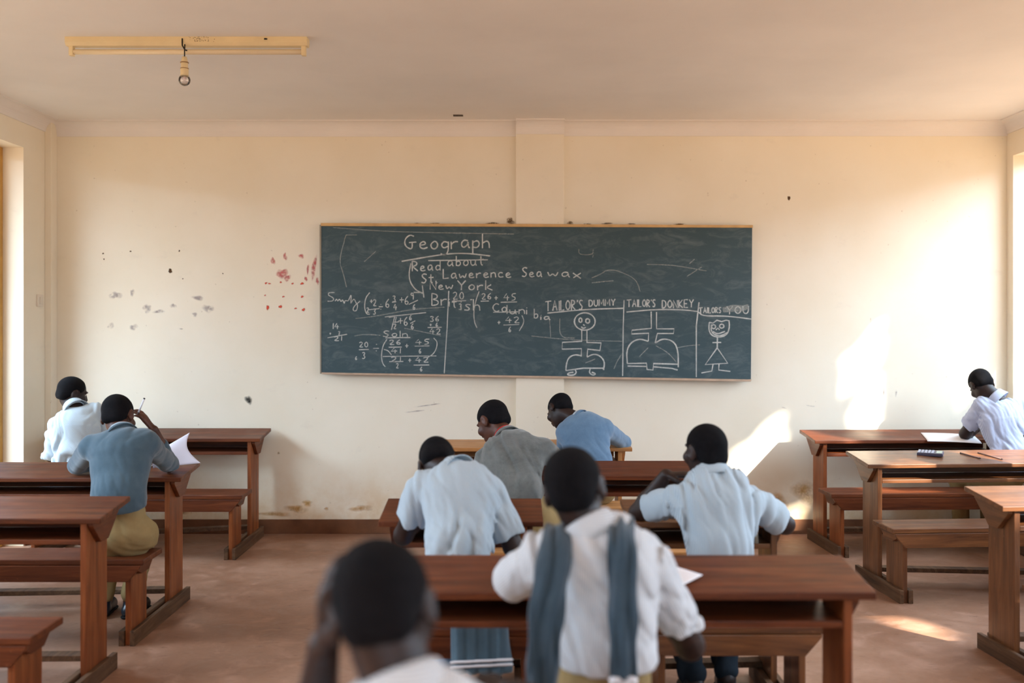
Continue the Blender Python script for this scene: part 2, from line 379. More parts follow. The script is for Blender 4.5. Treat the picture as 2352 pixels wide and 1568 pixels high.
t = thing('hanging_bulb', 'bare clear light bulb hanging in its holder below the tube fitting', 'light bulb', (bx, LY-0.03, ZC-0.046))
zb = lambda py: CAM_H - (py-HZ)*(LY-0.03)/F_PX - (ZC-0.046)
obj('cord', tube_mesh('cord', [(0, 0.005, 0.006), (0.003, -0.008, -0.03), (0, 0, zb(132))], 0.0035, 8), M_DARK, t)
z1, z2 = zb(130), zb(176)
obj('bulb_holder', lathe_mesh('bulb_holder', [(0, z1), (0.012, z1-0.002), (0.016, z1-0.02), (0.018, z1-0.028), (0.018, z1-0.062), (0.021, z1-0.066), (0.021, z2), (0, z2)], 20), M_BATTEN, t)
for zz in (z1-0.032, z1-0.064): obj('ring', lathe_mesh('ring', [(0.0185, zz+0.003), (0.0225, zz+0.002), (0.0225, zz-0.002), (0.0185, zz-0.003)], 20), M_BRASS, t)
gt = NT('clear_bulb_glass'); tr = gt.n('ShaderNodeBsdfTransparent'); tr.inputs[0].default_value = (0.96, 0.94, 0.95, 1)
gl = gt.n('ShaderNodeBsdfGlossy'); gl.inputs['Roughness'].default_value = 0.05
fr = gt.n('ShaderNodeFresnel'); fr.inputs[0].default_value = 1.5
mx = gt.n('ShaderNodeMixShader'); gt.l(gt.math('ADD', fr.outputs[0], 0.10), mx.inputs[0]); gt.l(tr.outputs[0], mx.inputs[1]); gt.l(gl.outputs[0], mx.inputs[2])
gt.l(mx.outputs[0], gt.t.nodes['Material Output'].inputs[0])
zc = zb(184)
prof = [(0.018, z2)] + [(0.031*math.cos(a), zc + 0.031*math.sin(a)) for a in [math.radians(50 - k*14) for k in range(10)]] + [(0, zc-0.031)]
obj('bulb', lathe_mesh('bulb', prof, 28), gt.m, t)
obj('filament_stem', lathe_mesh('filament_stem', [(0, z2), (0.006, z2), (0.004, zc), (0.0, zc-0.004)], 10), mat_plain('pink_stem_glass', lin(226, 206, 206), 0.2), t)

# ------------------------------------------------------------------ blackboard with its chalk
BY = DEPTH - 0.062                                           # face of the board
def bp(px, py): return P(px, py, BY)
t = NT('worn_slate_board'); v = t.coords()
a = t.noise(v, 2.2, 6, 0.6, 0.4); b = t.noise(t.coords((1.0, 1.0, 2.4)), 5.0, 9, 0.72, 1.2); c = t.noise(v, 60, 4, 0.7)
col = t.ramp(a, [(0.3, lin(42, 46, 50)), (0.7, lin(62, 68, 73))])
tc = t.n('ShaderNodeTexCoord'); sep = t.n('ShaderNodeSeparateXYZ'); t.l(tc.outputs['Object'], sep.inputs[0])
low = t.math('MULTIPLY', t.math('SUBTRACT', 2.25, sep.outputs[2]), 0.9, True)      # lower half paler: chalk dust plus skylight put into the colour
col = t.mix(t.math('MULTIPLY', low, 0.65), col, lin(64, 90, 97))
col = t.mix(t.math('MULTIPLY', t.ramp(b, [(0.48, (0, 0, 0, 1)), (0.72, (1, 1, 1, 1))]), 0.5), col, lin(112, 124, 127))
top = t.math('MULTIPLY', t.math('SUBTRACT', sep.outputs[2], 2.20), 7.0, True)
col = t.mix(t.math('MULTIPLY', t.math('MULTIPLY', top, t.ramp(b, [(0.35, (0, 0, 0, 1)), (0.6, (1, 1, 1, 1))])), 0.5), col, lin(126, 108, 92))
col = t.mix(t.math('MULTIPLY', t.ramp(c, [(0.70, (0, 0, 0, 1)), (0.78, (1, 1, 1, 1))]), 0.4), col, lin(170, 176, 172))
t.base(col); t.bump(b, 0.08, 0.004); M_BOARD = t.set(0.62, 0.35)
board = thing('blackboard', 'long grey-green chalkboard covered in chalk writing and stick figures on the end wall', 'blackboard', (bp(1232, 690).x, DEPTH, 1.75))
bl = Vector(board.location)
quad = [bp(737, 518), bp(1728, 522), bp(1725, 871), bp(737, 855)]
poly = [(p.x, p.z) for p in quad]
def bchild(name, me, mat):
    me.transform(Matrix.Translation(-bl)); return obj(name, me, mat, board)
slate = bchild('slate', prism_mesh('slate', poly, BY, DEPTH-0.0465, 'y', 0.003), M_BOARD)
# the slate keeps world-scaled texture
M_LIP = mat_plain('tan_plaster_lip', lin(206, 168, 116), 0.8, 0.2, 0.12, 12, 0.2)
lip = [bp(737, 512), bp(1729, 517), bp(1729, 523), bp(737, 519)]
bchild('top_ledge', prism_mesh('top_ledge', [(p.x, p.z) for p in lip], BY-0.008, DEPTH-0.0465, 'y', 0.002), M_LIP)
lip = [bp(739, 855), bp(1726, 871), bp(1724, 876), bp(740, 859)]
bchild('bottom_ledge', prism_mesh('bottom_ledge', [(p.x, p.z) for p in lip], BY-0.010, DEPTH-0.0465, 'y', 0.002), mat_plain('pale_ledge_wood', lin(192, 166, 142), 0.6, 0.3, 0.15, 14))
lip = [bp(734, 516), bp(738, 516), bp(738, 858), bp(735, 858)]
bchild('side_edge', prism_mesh('side_edge', [(p.x, p.z) for p in lip], BY-0.003, DEPTH-0.0465, 'y', 0.001), mat_plain('board_edge', lin(150, 140, 124), 0.7, 0.2, 0.1))

t = NT('white_chalk'); f = t.noise(t.coords(), 260, 3, 0.7); g = t.noise(t.coords(), 14, 3)
t.base(lin(214, 218, 214)); al = t.math('MULTIPLY', t.ramp(f, [(0.26, (0.3,)*3), (0.52, (1, 1, 1))]), t.ramp(g, [(0.3, (0.6,)*3), (0.6, (0.9,)*3)]))
t.l(al, t.b.inputs['Alpha']); M_CHALK = t.set(0.9, 0.1)
t = NT('faint_chalk'); f = t.noise(t.coords(), 200, 3, 0.7)
t.base(lin(190, 196, 192)); t.l(t.math('MULTIPLY', t.ramp(f, [(0.36, (0, 0, 0)), (0.66, (1, 1, 1))]), 0.55), t.b.inputs['Alpha']); M_FAINT = t.set(0.9, 0.1)

def smooth_line(pts, it=2):
    pts = [tuple(map(float, p)) for p in pts]
    for _ in range(it):
        if len(pts) < 3: break
        out = [pts[0]]
        for a, b in zip(pts, pts[1:]):
            out.append((a[0]*.75+b[0]*.25, a[1]*.75+b[1]*.25)); out.append((a[0]*.25+b[0]*.75, a[1]*.25+b[1]*.75))
        out.append(pts[-1]); pts = out
    return pts
def chalk(name, strokes, width=3.0, mat=None, label=None):
    """strokes in the photograph's pixels, laid as thin raised ribbons of chalk on the slate"""
    bm = bmesh.new(); k = BY / F_PX
    for st in strokes:
        pts = [bp(x, y) for x, y in st]
        if len(pts) < 2: continue
        L, R = [], []
        for i, p in enumerate(pts):
            d = pts[min(i+1, len(pts)-1)] - pts[max(i-1, 0)]
            if d.length < 1e-6: d = Vector((1, 0, 0))
            n = Vector((-d.z, 0, d.x)).normalized() * (width * k * random.uniform(0.33, 0.50))
            y = Vector((0, -0.0012, 0))
            L.append(bm.verts.new(p + n + y)); R.append(bm.verts.new(p - n + y))
        for i in range(len(pts)-1):
            try: bm.faces.new((L[i], L[i+1], R[i+1], R[i]))
            except ValueError: pass
    me = bm_mesh(bm, name); o = bchild(name, me, mat or M_CHALK)
    md = o.modifiers.new('thickness', 'SOLIDIFY'); md.thickness = 0.0006; md.offset = 0
    if label: o['label'] = label
    return o
# stroke alphabet: each glyph in a box one unit tall from cap line (0) to baseline (1)
G = {
 'A': [[(0,1),(.3,0),(.62,1)],[(.12,.62),(.5,.62)]], 'B': [[(0,0),(0,1)],[(0,0),(.4,.1),(.4,.4),(0,.48),(.48,.6),(.46,.92),(0,1)]],
 'C': [[(.55,.15),(.3,0),(.02,.3),(.02,.7),(.3,1),(.58,.85)]], 'D': [[(0,0),(0,1)],[(0,0),(.4,.08),(.55,.5),(.4,.92),(0,1)]],
 'E': [[(.5,0),(0,0),(0,1),(.5,1)],[(0,.5),(.4,.5)]], 'G': [[(.6,.12),(.35,0),(.05,.3),(.05,.75),(.35,1),(.5,.95),(.5,.55)],[(.3,.55),(.75,.52)]],
 'I': [[(.1,0),(.1,1)]], 'K': [[(0,0),(0,1)],[(.5,0),(.02,.55),(.55,1)]], 'L': [[(0,0),(0,1),(.5,.95)]],
 'M': [[(0,1),(.05,0),(.35,.7),(.65,0),(.72,1)]], 'N': [[(0,1),(0,0),(.55,1),(.55,0)]], 'O': [[(.3,0),(.02,.3),(.02,.7),(.3,1),(.6,.7),(.6,.3),(.3,0)]],
 'R': [[(0,0),(0,1)],[(0,0),(.45,.1),(.42,.42),(0,.52),(.55,1)]], 'S': [[(.5,.1),(.25,0),(.02,.2),(.2,.46),(.48,.66),(.3,1),(0,.9)]],
 'T': [[(.3,0),(.3,1)],[(-.1,.06),(.75,0)]], 'U': [[(0,0),(.02,.75),(.28,1),(.55,.75),(.55,0)]], 'Y': [[(0,0),(.3,.48)],[(.6,0),(.3,.48),(.28,1)]], "'": [[(.1,0),(.08,.22)]],
 'a': [[(.45,.5),(.2,.42),(.02,.7),(.15,1),(.42,.8),(.46,.5),(.46,.9),(.56,1)]], 'b': [[(.05,0),(.05,.98)],[(.05,.6),(.35,.5),(.45,.8),(.25,1),(.05,.92)]],
 'c': [[(.45,.55),(.2,.45),(.02,.72),(.18,1),(.5,.92)]], 'd': [[(.45,.55),(.2,.45),(.02,.72),(.18,1),(.45,.85)],[(.48,0),(.48,1)]],
 'e': [[(.03,.75),(.44,.68),(.3,.45),(.06,.6),(.06,.88),(.26,1),(.52,.9)]], 'g': [[(.45,.55),(.2,.45),(.02,.7),(.18,.95),(.45,.8)],[(.47,.48),(.46,1.25),(.2,1.42),(0,1.3)]],
 'h': [[(0,0),(0,1)],[(0,.65),(.25,.48),(.4,.6),(.42,1)]], 'i': [[(.08,.48),(.08,1)],[(.08,.24),(.1,.3)]], 'k': [[(0,0),(0,1)],[(.4,.45),(.02,.75),(.5,1.02)]],
 'l': [[(.05,0),(.05,1)]], 'm': [[(0,.5),(0,1)],[(0,.62),(.2,.48),(.3,.6),(.3,1)],[(.3,.62),(.5,.48),(.6,.6),(.6,1)]], 'n': [[(0,.48),(0,1)],[(0,.62),(.25,.46),(.4,.6),(.42,1)]],
 'o': [[(.25,.45),(.02,.65),(.1,.95),(.32,1),(.48,.75),(.4,.5),(.25,.45)]], 'p': [[(.02,.46),(.02,1.45)],[(.02,.6),(.3,.45),(.45,.7),(.3,.98),(.02,.92)]],
 'r': [[(0,.48),(.02,1)],[(.02,.68),(.2,.48),(.42,.5)]], 's': [[(.4,.52),(.2,.45),(.05,.58),(.35,.8),(.28,1),(0,.95)]], 't': [[(.2,.1),(.2,.9),(.35,1)],[(-.02,.45),(.45,.42)]],
 'u': [[(0,.48),(.02,.85),(.2,1),(.4,.85),(.42,.48)],[(.42,.8),(.5,1)]], 'w': [[(0,.5),(.12,1),(.32,.62),(.5,1),(.66,.48)]], 'x': [[(0,.5),(.5,1.1)],[(.5,.48),(.02,1.05)]],
 'y': [[(0,.5),(.2,.95)],[(.48,.48),(.15,1.4),(0,1.35)]], '.': [[(.1,.95),(.14,1)]], '+': [[(.25,.2),(.25,.85)],[(0,.52),(.52,.5)]], '-': [[(0,.5),(.5,.5)]], ':': [[(.1,.3),(.12,.36)],[(.1,.75),(.12,.82)]],
 '/': [[(0,.5),(.6,.48)],[(.3,.12),(.3,.2)],[(.3,.8),(.3,.88)]],
 '1': [[(.1,0),(.08,1)]], '2': [[(.02,.2),(.25,0),(.45,.2),(.3,.6),(0,1),(.5,.98)]], '3': [[(.02,.1),(.3,0),(.42,.22),(.2,.45),(.45,.7),(.3,1),(0,.92)]],
 '4': [[(.3,0),(0,.6),(.55,.58)],[(.38,.3),(.36,1)]], '5': [[(.48,0),(.1,.02),(.08,.42),(.4,.5),(.4,.88),(.05,1)]], '6': [[(.4,0),(.08,.4),(.05,.85),(.3,1),(.45,.75),(.28,.52),(.06,.7)]],
 '7': [[(0,.05),(.45,0),(.2,1)]], '9': [[(.42,.2),(.2,.02),(.03,.25),(.2,.48),(.42,.25),(.38,1)]], '0': [[(.25,0),(.03,.3),(.06,.8),(.28,1),(.46,.7),(.42,.2),(.25,0)]], ' ': [],
}
def word(txt, x, y, h, w=None, slope=0.0, sp=0.2):
    """strokes for txt; x, y: left end of the baseline in px, h: cap height px, w: total width px"""
    adv = []
    for ch in txt:
        gl = G[ch]; mxw = max([p[0] for s in gl for p in s] or [0.35]); adv.append(mxw)
    tot = sum(adv) + sp * (len(txt) - 1); k = (w / tot) if w else h
    out, cx = [], 0.0
    for ch, ad in zip(txt, adv):
        jit = random.uniform(-0.03, 0.03)
        for s in G[ch]:
            pts = [(x + (cx + p[0]) * k, y + (p[1] - 1 + jit) * h + slope * (cx + p[0]) * k) for p in s]
            out.append(smooth_line(pts) if len(pts) > 2 and ch not in 'ALNMEKYTI47Z' else pts)
        cx += ad + sp
    return out
def Z2(*pts): return [(720 + x/4.0212, 500 + y/4.0205) for x, y in pts]      # readings off an enlargement
def Z3(*pts): return [(1220 + x/4.0212, 500 + y/4.0205) for x, y in pts]
S = smooth_line
chalk('chalk_writing', word('Geograph', 928, 573, 33, 196, -0.02, 0.16) + [S(Z2((815,402),(1200,335),(1400,325),(1632,352)))] , 3.4, label='underlined heading Geograph in chalk')
chalk('chalk_writing', word('Read', 947, 623, 23, 64, -0.03), 3.0, label='chalk word Read')
chalk('chalk_writing', word('about', 1027, 612, 23, 84, -0.04) + [Z2((1060,395),(1610,388))], 3.0, label='chalk word about')
chalk('chalk_arrow', [S(Z2((900,420),(880,520),(895,600),(945,668),(1015,700))), Z2((925,688),(1018,690)), Z2((1005,625),(1020,735))], 3.0, label='curved chalk arrow pointing down')
for wd_, a_ in (('St.', (968, 650, 22, 36)), ('Lawerence', (1018, 640, 22, 156, -0.02)), ('Sea', (1199, 636, 22, 46)), ('wax', (1258, 635, 20, 76, 0.03))): chalk('chalk_writing', word(wd_, *a_), 3.0, label='chalk word ' + wd_)
chalk('chalk_writing', word('New', 988, 665, 20, 52), 3.0, label='chalk word New')
chalk('chalk_writing', word('York', 1051, 666, 22, 80), 3.0, label='chalk word York')
chalk('chalk_writing', [S(Z2((195,690),(140,690),(135,715),(190,740),(180,770),(130,770)))] + [S(Z2((200,770),(215,745),(225,775),(240,745),(255,780),(270,750),(285,800),(290,760),(320,770),(330,750),(350,700),(345,790)))] + [S(Z2((345,790),(375,740),(395,790),(410,800),(400,860),(365,860),(370,820),(430,770)))], 2.2, label='chalk word Simplify')
fr = []
fr += [S(Z2((520,690),(480,740),(470,830),(490,890),(520,890)))]
fr += word('2', 857, 702, 15) + word('2', 842, 717, 11) + word('3', 857, 722, 13) + [Z2((500,850),(610,838))] + word('+', 850, 697, 12) + word('/', 870, 712, 16)
fr += word('6', 885, 706, 20) + word('3', 902, 693, 14) + [Z2((725,780),(765,775))] + word('4', 904, 712, 14) + word('+', 918, 697, 18) + word('6', 929, 700, 20) + word('9', 943, 688, 16) + [Z2((880,800),(965,760))] + word('6', 948, 711, 12)
fr += [Z2((660,915),(1040,875))] + word('7', 893, 758, 30) + word('7', 905, 740, 12) + [Z2((745,965),(790,960))] + word('2', 904, 755, 12) + word('+', 915, 746, 20) + word('6', 927, 748, 20) + word('6', 940, 735, 12) + [Z2((895,975),(940,950))] + word('6', 944, 756, 13)
chalk('chalk_writing', fr, 2.3, label='long fraction sum in chalk')
so_ = word('Soln', 880, 773, 14, 56) + [Z2((665,1108),(895,1105))]
so_ += word('20', 825, 797, 12, 20) + [Z2((420,1218),(510,1215))] + word('3', 832, 824, 15) + word('6', 816, 826, 8) + [Z2((552,1205),(605,1205)), Z2((582,1165),(583,1172)), Z2((580,1225),(581,1232))]
so_ += [S(Z2((680,1120),(640,1180),(625,1280),(640,1350),(665,1375)))] + word('26', 894, 791, 11, 26) + [Z2((695,1195),(815,1193))] + word('41', 898, 811, 12, 22) + word('+', 931, 800, 13) + word('45', 954, 791, 12, 32) + [Z2((935,1185),(1070,1182))] + word('6', 962, 811, 11)
so_ += [S(Z2((1110,1110),(1150,1150),(1120,1250),(1045,1295))), Z2((640,1280),(1135,1275))] + word('21', 898, 831, 12, 22) + [Z2((700,1328),(830,1326))] + word('2', 910, 845, 11) + word('+', 938, 833, 13) + word('42', 954, 832, 12, 30) + [Z2((925,1360),(1070,1358))] + word('6', 965, 852, 10)
so_ += [S(Z2((650,1215),(690,1225),(720,1265)))]
chalk('chalk_writing', so_, 2.2, label='bracketed fractions under Soln in chalk')
cm = word('14', 764, 755, 13, 14) + word('7', 777, 769, 8) + word('+', 757, 769, 7) + [Z2((130,1108),(310,1075))] + word('21', 767, 782, 10, 18)
chalk('chalk_writing', cm, 2.2, label='chalk sum 14 and 7 at the left edge of the board')
cm = word('36', 988, 738, 12, 20) + word('6', 1001, 750, 9) + word('+', 987, 750, 9) + [Z2((1055,1013),(1185,1010))] + word('42', 987, 767, 13, 25)
chalk('chalk_writing', cm, 2.2, label='chalk column sum ending in 42')
rt = word('20', 1040, 687, 17, 25) + [Z2((1280,770),(1410,765))] + word('3', 1054, 711, 14) + word('-', 1080, 693, 10) + [S(Z2((1530,680),(1500,760),(1480,860),(1485,960),(1510,1015)))]
rt += word('26', 1106, 687, 14, 22) + [Z2((1545,770),(1620,768))] + word('+', 1136, 691, 14) + word('45', 1157, 690, 16, 28) + [Z2((1730,780),(1880,776))]
rt += [Z2((1660,872),(1890,868))] + word('+', 1143, 746, 12) + word('42', 1161, 741, 14, 32) + [Z2((1755,990),(1900,985))] + word('6', 1168, 762, 12) + [S(Z2((1925,900),(1950,960),(1900,1045)))]
chalk('chalk_writing', rt, 2.2, label='bracketed sum right of the chalk line')
chalk('chalk_writing', word('Br', 992, 702, 28, 34), 2.8, label='chalk letters Br written large')
chalk('chalk_writing', word('i', 1030, 703, 22) + word('t', 1038, 706, 24) + word('ish', 1056, 712, 26, 46), 2.8, label='chalk letters itish written large')
chalk('chalk_writing', word('Co', 1132, 716, 20, 32), 2.8, label='chalk letters Co over the fraction')
bc = word('lun', 1163, 721, 20, 42)
chalk('chalk_writing', word('i', 1208, 722, 20) + word('b', 1226, 731, 22) + word('ia', 1240, 734, 14, 24), 2.8, label='chalk letters ibia trailing downward')
chalk('chalk_writing', bc, 2.8, label='chalk letters lun written across the sums')
chalk('chalk_line', [Z2((1250,675),(1235,1000),(1208,1435))], 2.6, label='upright chalk line dividing the sums')
tl = word('TAILOR\'S', 1254, 714, 23, 84, -0.03, 0.22) + word('DUMMY', 1353, 704, 15, 60, -0.05) + [S(Z3((150,880),(500,845),(850,835)))]
chalk('chalk_writing', tl, 3.0, label='chalk heading TAILOR\'S DUMMY')
tl = word('TAILOR\'S', 1441, 705, 17, 64, -0.01) + word('DONKEY', 1521, 708, 18, 72, -0.03) + [S(Z3((880,870),(1150,845),(1400,848),(1540,865)))]
chalk('chalk_writing', tl, 3.0, label='chalk heading TAILOR\'S DONKEY')
tl = word('TAILORS', 1606, 719, 13, 50, -0.02) + word('YOU', 1669, 722, 18, 50, -0.03) + [S(Z3((1545,870),(1590,908),(1800,905),(2035,935)))]
chalk('chalk_writing', tl, 3.0, label='chalk heading TAILORS YOU')
chalk('chalk_smudge', [Z3((1770,850),(1860,835),(1950,835),(2010,820))], 17, M_FAINT)
chalk('chalk_line', [Z3((858,760),(850,1000),(845,1460))], 3.0, label='left upright chalk line between the drawings')
chalk('chalk_line', [Z3((1550,780),(1525,1000),(1525,1470))], 3.0, label='right upright chalk line between the drawings')
def ell(cx, cy, rx, ry, n=26, a0=0.0, a1=360.0): return [(cx + rx*math.cos(math.radians(a0+(a1-a0)*k/n)), cy + ry*math.sin(math.radians(a0+(a1-a0)*k/n))) for k in range(n+1)]
d1 = [Z3(*ell(495,957,96,80)), Z3(*ell(455,945,14,20)), Z3(*ell(522,952,18,20)), Z3((480,985),(495,995)), S(Z3((462,1005),(480,1022),(505,1012)))]
d1 += [Z3((467,1035),(467,1140),(288,1150),(285,1212),(465,1208),(462,1280)), Z3((515,1030),(515,1150),(646,1155),(635,1225),(522,1212),(516,1285))]
d1 += [S(Z3((462,1272),(400,1262),(345,1290),(325,1350),(320,1410))), S(Z3((516,1285),(580,1255),(640,1275),(680,1330),(668,1405))), Z3((320,1410),(480,1388),(672,1388)), S(Z3((405,1400),(420,1430),(390,1455),(330,1450),(350,1430),(390,1425))), S(Z3((545,1395),(535,1430),(570,1455),(600,1440),(560,1425)))]
chalk('chalk_drawing', d1, 3.4, label='round-headed chalk figure with a jar-shaped body')
d2 = [Z3((1108,865),(1110,1020),(930,1038),(928,1072),(1085,1065),(1082,1140)), Z3((1158,870),(1158,1025),(1320,1025),(1315,1068),(1165,1068),(1145,1155)), S(Z3((1080,1140),(1000,1115),(920,1150),(880,1230),(888,1345))), S(Z3((1145,1155),(1220,1112),(1320,1140),(1358,1230),(1358,1380))), Z3((888,1345),(1065,1342),(1070,1400),(1125,1405),(1130,1345),(1355,1352)), Z3((890,1368),(1062,1372)), Z3((1132,1375),(1300,1390),(1352,1405))]
chalk('chalk_drawing', d2, 3.4, label='headless jar-shaped chalk outline')
d3 = [S(Z3((1645,965),(1640,1040),(1670,1090),(1740,1105),(1810,1080),(1832,1010),(1828,955))), Z3((1645,965),(1680,972),(1715,945),(1760,958),(1800,945),(1832,952)), S(Z3((1665,985),(1660,1040),(1690,1080),(1750,1092),(1810,1060))), Z3(*ell(1685,1005,18,18)), Z3(*ell(1760,1000,20,18)), Z3((1705,1035),(1725,1018),(1740,1035)), S(Z3((1680,1050),(1720,1075),(1790,1048)))]
d3 += [Z3((1720,1105),(1718,1200)), Z3((1675,1152),(1755,1150)), Z3((1718,1200),(1608,1355),(1815,1342),(1718,1200)), Z3((1680,1350),(1668,1415),(1572,1432)), Z3((1735,1345),(1732,1405),(1840,1418))]
chalk('chalk_drawing', d3, 3.2, label='square-headed smiling chalk stick figure')
fa = [Z3((560,555),(620,530),(660,510),(690,485),(770,480),(850,510),(930,545),(985,600),(1005,680)), Z3((440,290),(440,340),(572,342),(572,290)), Z3((572,342),(570,365)), Z3((1070,430),(1300,435),(1500,470),(1620,490)), Z3((1460,425),(1510,380)), Z3((1440,540),(1575,455)), Z3((560,600),(760,580)), Z3((0,1090),(180,1110),(420,1130),(840,1140)), Z3((265,930),(262,1105),(400,1110)), Z3((170,940),(180,1105)), Z3((1350,1200),(1450,1180),(1560,1172)), Z3((765,1395),(790,1330),(835,1260)), Z3((1150,1180),(1260,1240),(1340,1330)), Z3((500,1340),(590,1305)), Z3((1000,1280),(1080,1200))]
fa += [Z2((300,160),(235,395),(275,510),(305,640)), Z2((300,160),(400,158)), Z2((470,405),(575,310)), Z2((390,930),(600,905),(900,845),(1210,825)), Z2((840,1020),(1000,1050),(1180,1090)), Z2((380,1090),(480,1075),(620,1085)), Z2((180,90),(700,130),(1850,150))]
chalk('chalk_scratches', [S(q) for q in fa], 2.4, M_FAINT)

# ------------------------------------------------------------------ school desks: slanted top, book shelf, plank legs, foot beams and an attached bench
def school_desk(x0, yn, L, yb, label, rot=0.0, hs=1.0, wood='red', d=0.34, rise=0.04, slope_rail=(0.13, 0.16), group='wooden school desks with attached benches', bench_wood=None):
    W = WOOD[wood]; BW = WOOD[bench_wood or wood]
    t = thing('school_desk', label, 'desk', (x0, yn, 0), math.radians(rot), group)
    t.scale = (1, 1, hs)
    h0, h1, th, ov, lt = 0.745, 0.745 + rise, 0.024, 0.068, 0.027
    sl = rise / d
    obj('desktop', prism_mesh('desktop', [(0, h0-th), (0, h0), (d, h1), (d, h1-th)], 0, L, 'x', 0.004), W['x'], t)
    for s, (xa, xb, xo, xi) in (('l', (ov, ov+lt, ov-0.024, ov+lt+0.028)), ('r', (L-ov-lt, L-ov, L-ov+0.024, L-ov-lt-0.028))):
        obj('leg', prism_mesh('leg', [(0.02, 0.0), (0.02, h0-th+0.02*sl-0.001), (0.24, h0-th+0.24*sl-0.001), (0.24, 0.0)], xa, xb, 'x', 0.003), W['z'], t)
        a, b = (xo, xa-0.0005) if s == 'l' else (xb+0.0005, xo)
        zt = h0 - th - 0.001
        obj('bracket', prism_mesh('bracket', [(0.03, zt+0.03*sl), (d-0.006, zt+(d-0.006)*sl), (d-0.008, zt+(d-0.01)*sl-0.02), (0.20, zt-0.10), (0.12, zt-0.10), (0.03, zt-0.015)], a, b, 'x', 0.003), W['y'], t)
        for (a, b) in (((xo, xa-0.0005) if s == 'l' else (xb+0.0005, xo)), ((xb+0.0005, xi) if s == 'l' else (xi, xa-0.0005))):
            obj('foot_beam', box_mesh('foot_beam', min(a, b), max(a, b), yb+0.005, 0.30, 0.0, 0.075, bevel=0.003), M_OLD, t)
        obj('bench_leg', box_mesh('bench_leg', xa, xb, yb+0.02, yb+0.235, 0.0, 0.398, bevel=0.003), BW['z'], t)
        a, b = (xa-0.026, xa-0.0005) if s == 'l' else (xb+0.0005, xb+0.026)
        obj('bench_bracket', prism_mesh('bench_bracket', [(yb+0.046, 0.398), (yb+0.262, 0.398), (yb+0.262, 0.385), (yb+0.20, 0.335), (yb+0.10, 0.335), (yb+0.046, 0.36)], a, b, 'x', 0.003), BW['y'], t)
    xi0, xi1 = ov+lt+0.001, L-ov-lt-0.001
    obj('shelf', box_mesh('shelf', xi0, xi1, 0.022, 0.30, 0.628, 0.650, bevel=0.003), W['x'], t)
    obj('back_board', box_mesh('back_board', xi0, xi1, 0.282, 0.30, 0.652, h0-th+0.28*sl-0.002, bevel=0.002), W['x'], t)
    obj('bench_seat', box_mesh('bench_seat', 0.0, L, yb, yb+0.27, 0.399, 0.427, bevel=0.005), BW['x'], t)
    obj('bench_apron', prism_mesh('bench_apron', [(0.012, 0.398), (L-0.012, 0.398), (L-0.016, 0.385), (L-0.075, 0.318), (0.075, 0.318), (0.016, 0.385)], yb-0.006, yb+0.0195, 'y', 0.003), BW['x'], t)
    bm = bmesh.new()
    ya, yc = slope_rail
    add_prism(bm, [(xi0, ya), (xi1, yc), (xi1, yc+0.07), (xi0, ya+0.07)], 0.078, 0.104, 'z')
    obj('foot_rail', bm_mesh(bm, 'foot_rail', 0.002), M_OLD, t)
    return t

D = {}
D['near_left'] = school_desk(-3.27, 4.28, 1.50, -0.62, 'empty red-brown school desk with bench at the near left, cut by the picture edge')
D['mid_left'] = school_desk(-3.31, 5.44, 1.50, -0.555, 'red-brown school desk used by the boy in slate sweater holding a pen', slope_rail=(0.05, 0.13))
D['back_left'] = school_desk(-3.31, 7.165, 1.495, -0.475, 'red-brown school desk against the end wall at the far left', hs=1.027, slope_rail=(-0.18, 0.16))
D['pine'] = school_desk(-0.595, 6.70, 1.405, -0.45, 'pale pine school desk against the end wall below the chalkboard', hs=1.012, wood='pine', rise=0.02)
D['mid'] = school_desk(-0.33, 5.50, 1.45, -0.45, 'red-brown school desk in the middle used by the boy in grey sweatshirt', bench_wood='pine')
D['single_left'] = school_desk(-0.567, 4.22, 0.70, -0.46, 'short red-brown school desk with white paint splash near its right end', wood='red')
D['single_right'] = school_desk(0.492, 4.20, 0.70, -0.41, 'short brown school desk used by the boy resting chin on his hand', wood='brown')
D['front'] = school_desk(-0.43, 3.09, 1.562, -0.66, 'large front red-brown desk used by the boy with sweater over his shoulders', d=0.34)
D['nearest'] = school_desk(-0.95, 1.80, 1.45, -0.55, 'desk nearest the viewer under the elbow of the boy with hand on head', wood='brown')
D['back_right'] = school_desk(2.155, 7.085, 1.46, -0.335, 'red-brown school desk against the end wall at the right', rot=2.0, hs=1.022)
D['mid_right'] = school_desk(2.132, 5.96, 1.47, -0.33, 'brown sunlit school desk at right carrying a calculator and two pencils', rot=3.6, wood='brown', slope_rail=(0.10, -0.10))
D['near_right'] = school_desk(2.252, 4.57, 1.40, -0.42, 'brown school desk corner at the right picture edge, nearest on that side', rot=4.0, wood='brown')

def on_top(key, x, y, dz=0.0):
    """a point on a desk's slanted top, desk coordinates -> world; y from the near edge"""
    t = D[key]; r = 0.02 if key == 'pine' else 0.04
    z = (0.745 + r * y / 0.34) * t.scale[2] + dz
    v = Matrix.Rotation(t.rotation_euler[2], 4, 'Z') @ Vector((x, y, 0))
    return Vector((t.location.x + v.x, t.location.y + v.y, z))
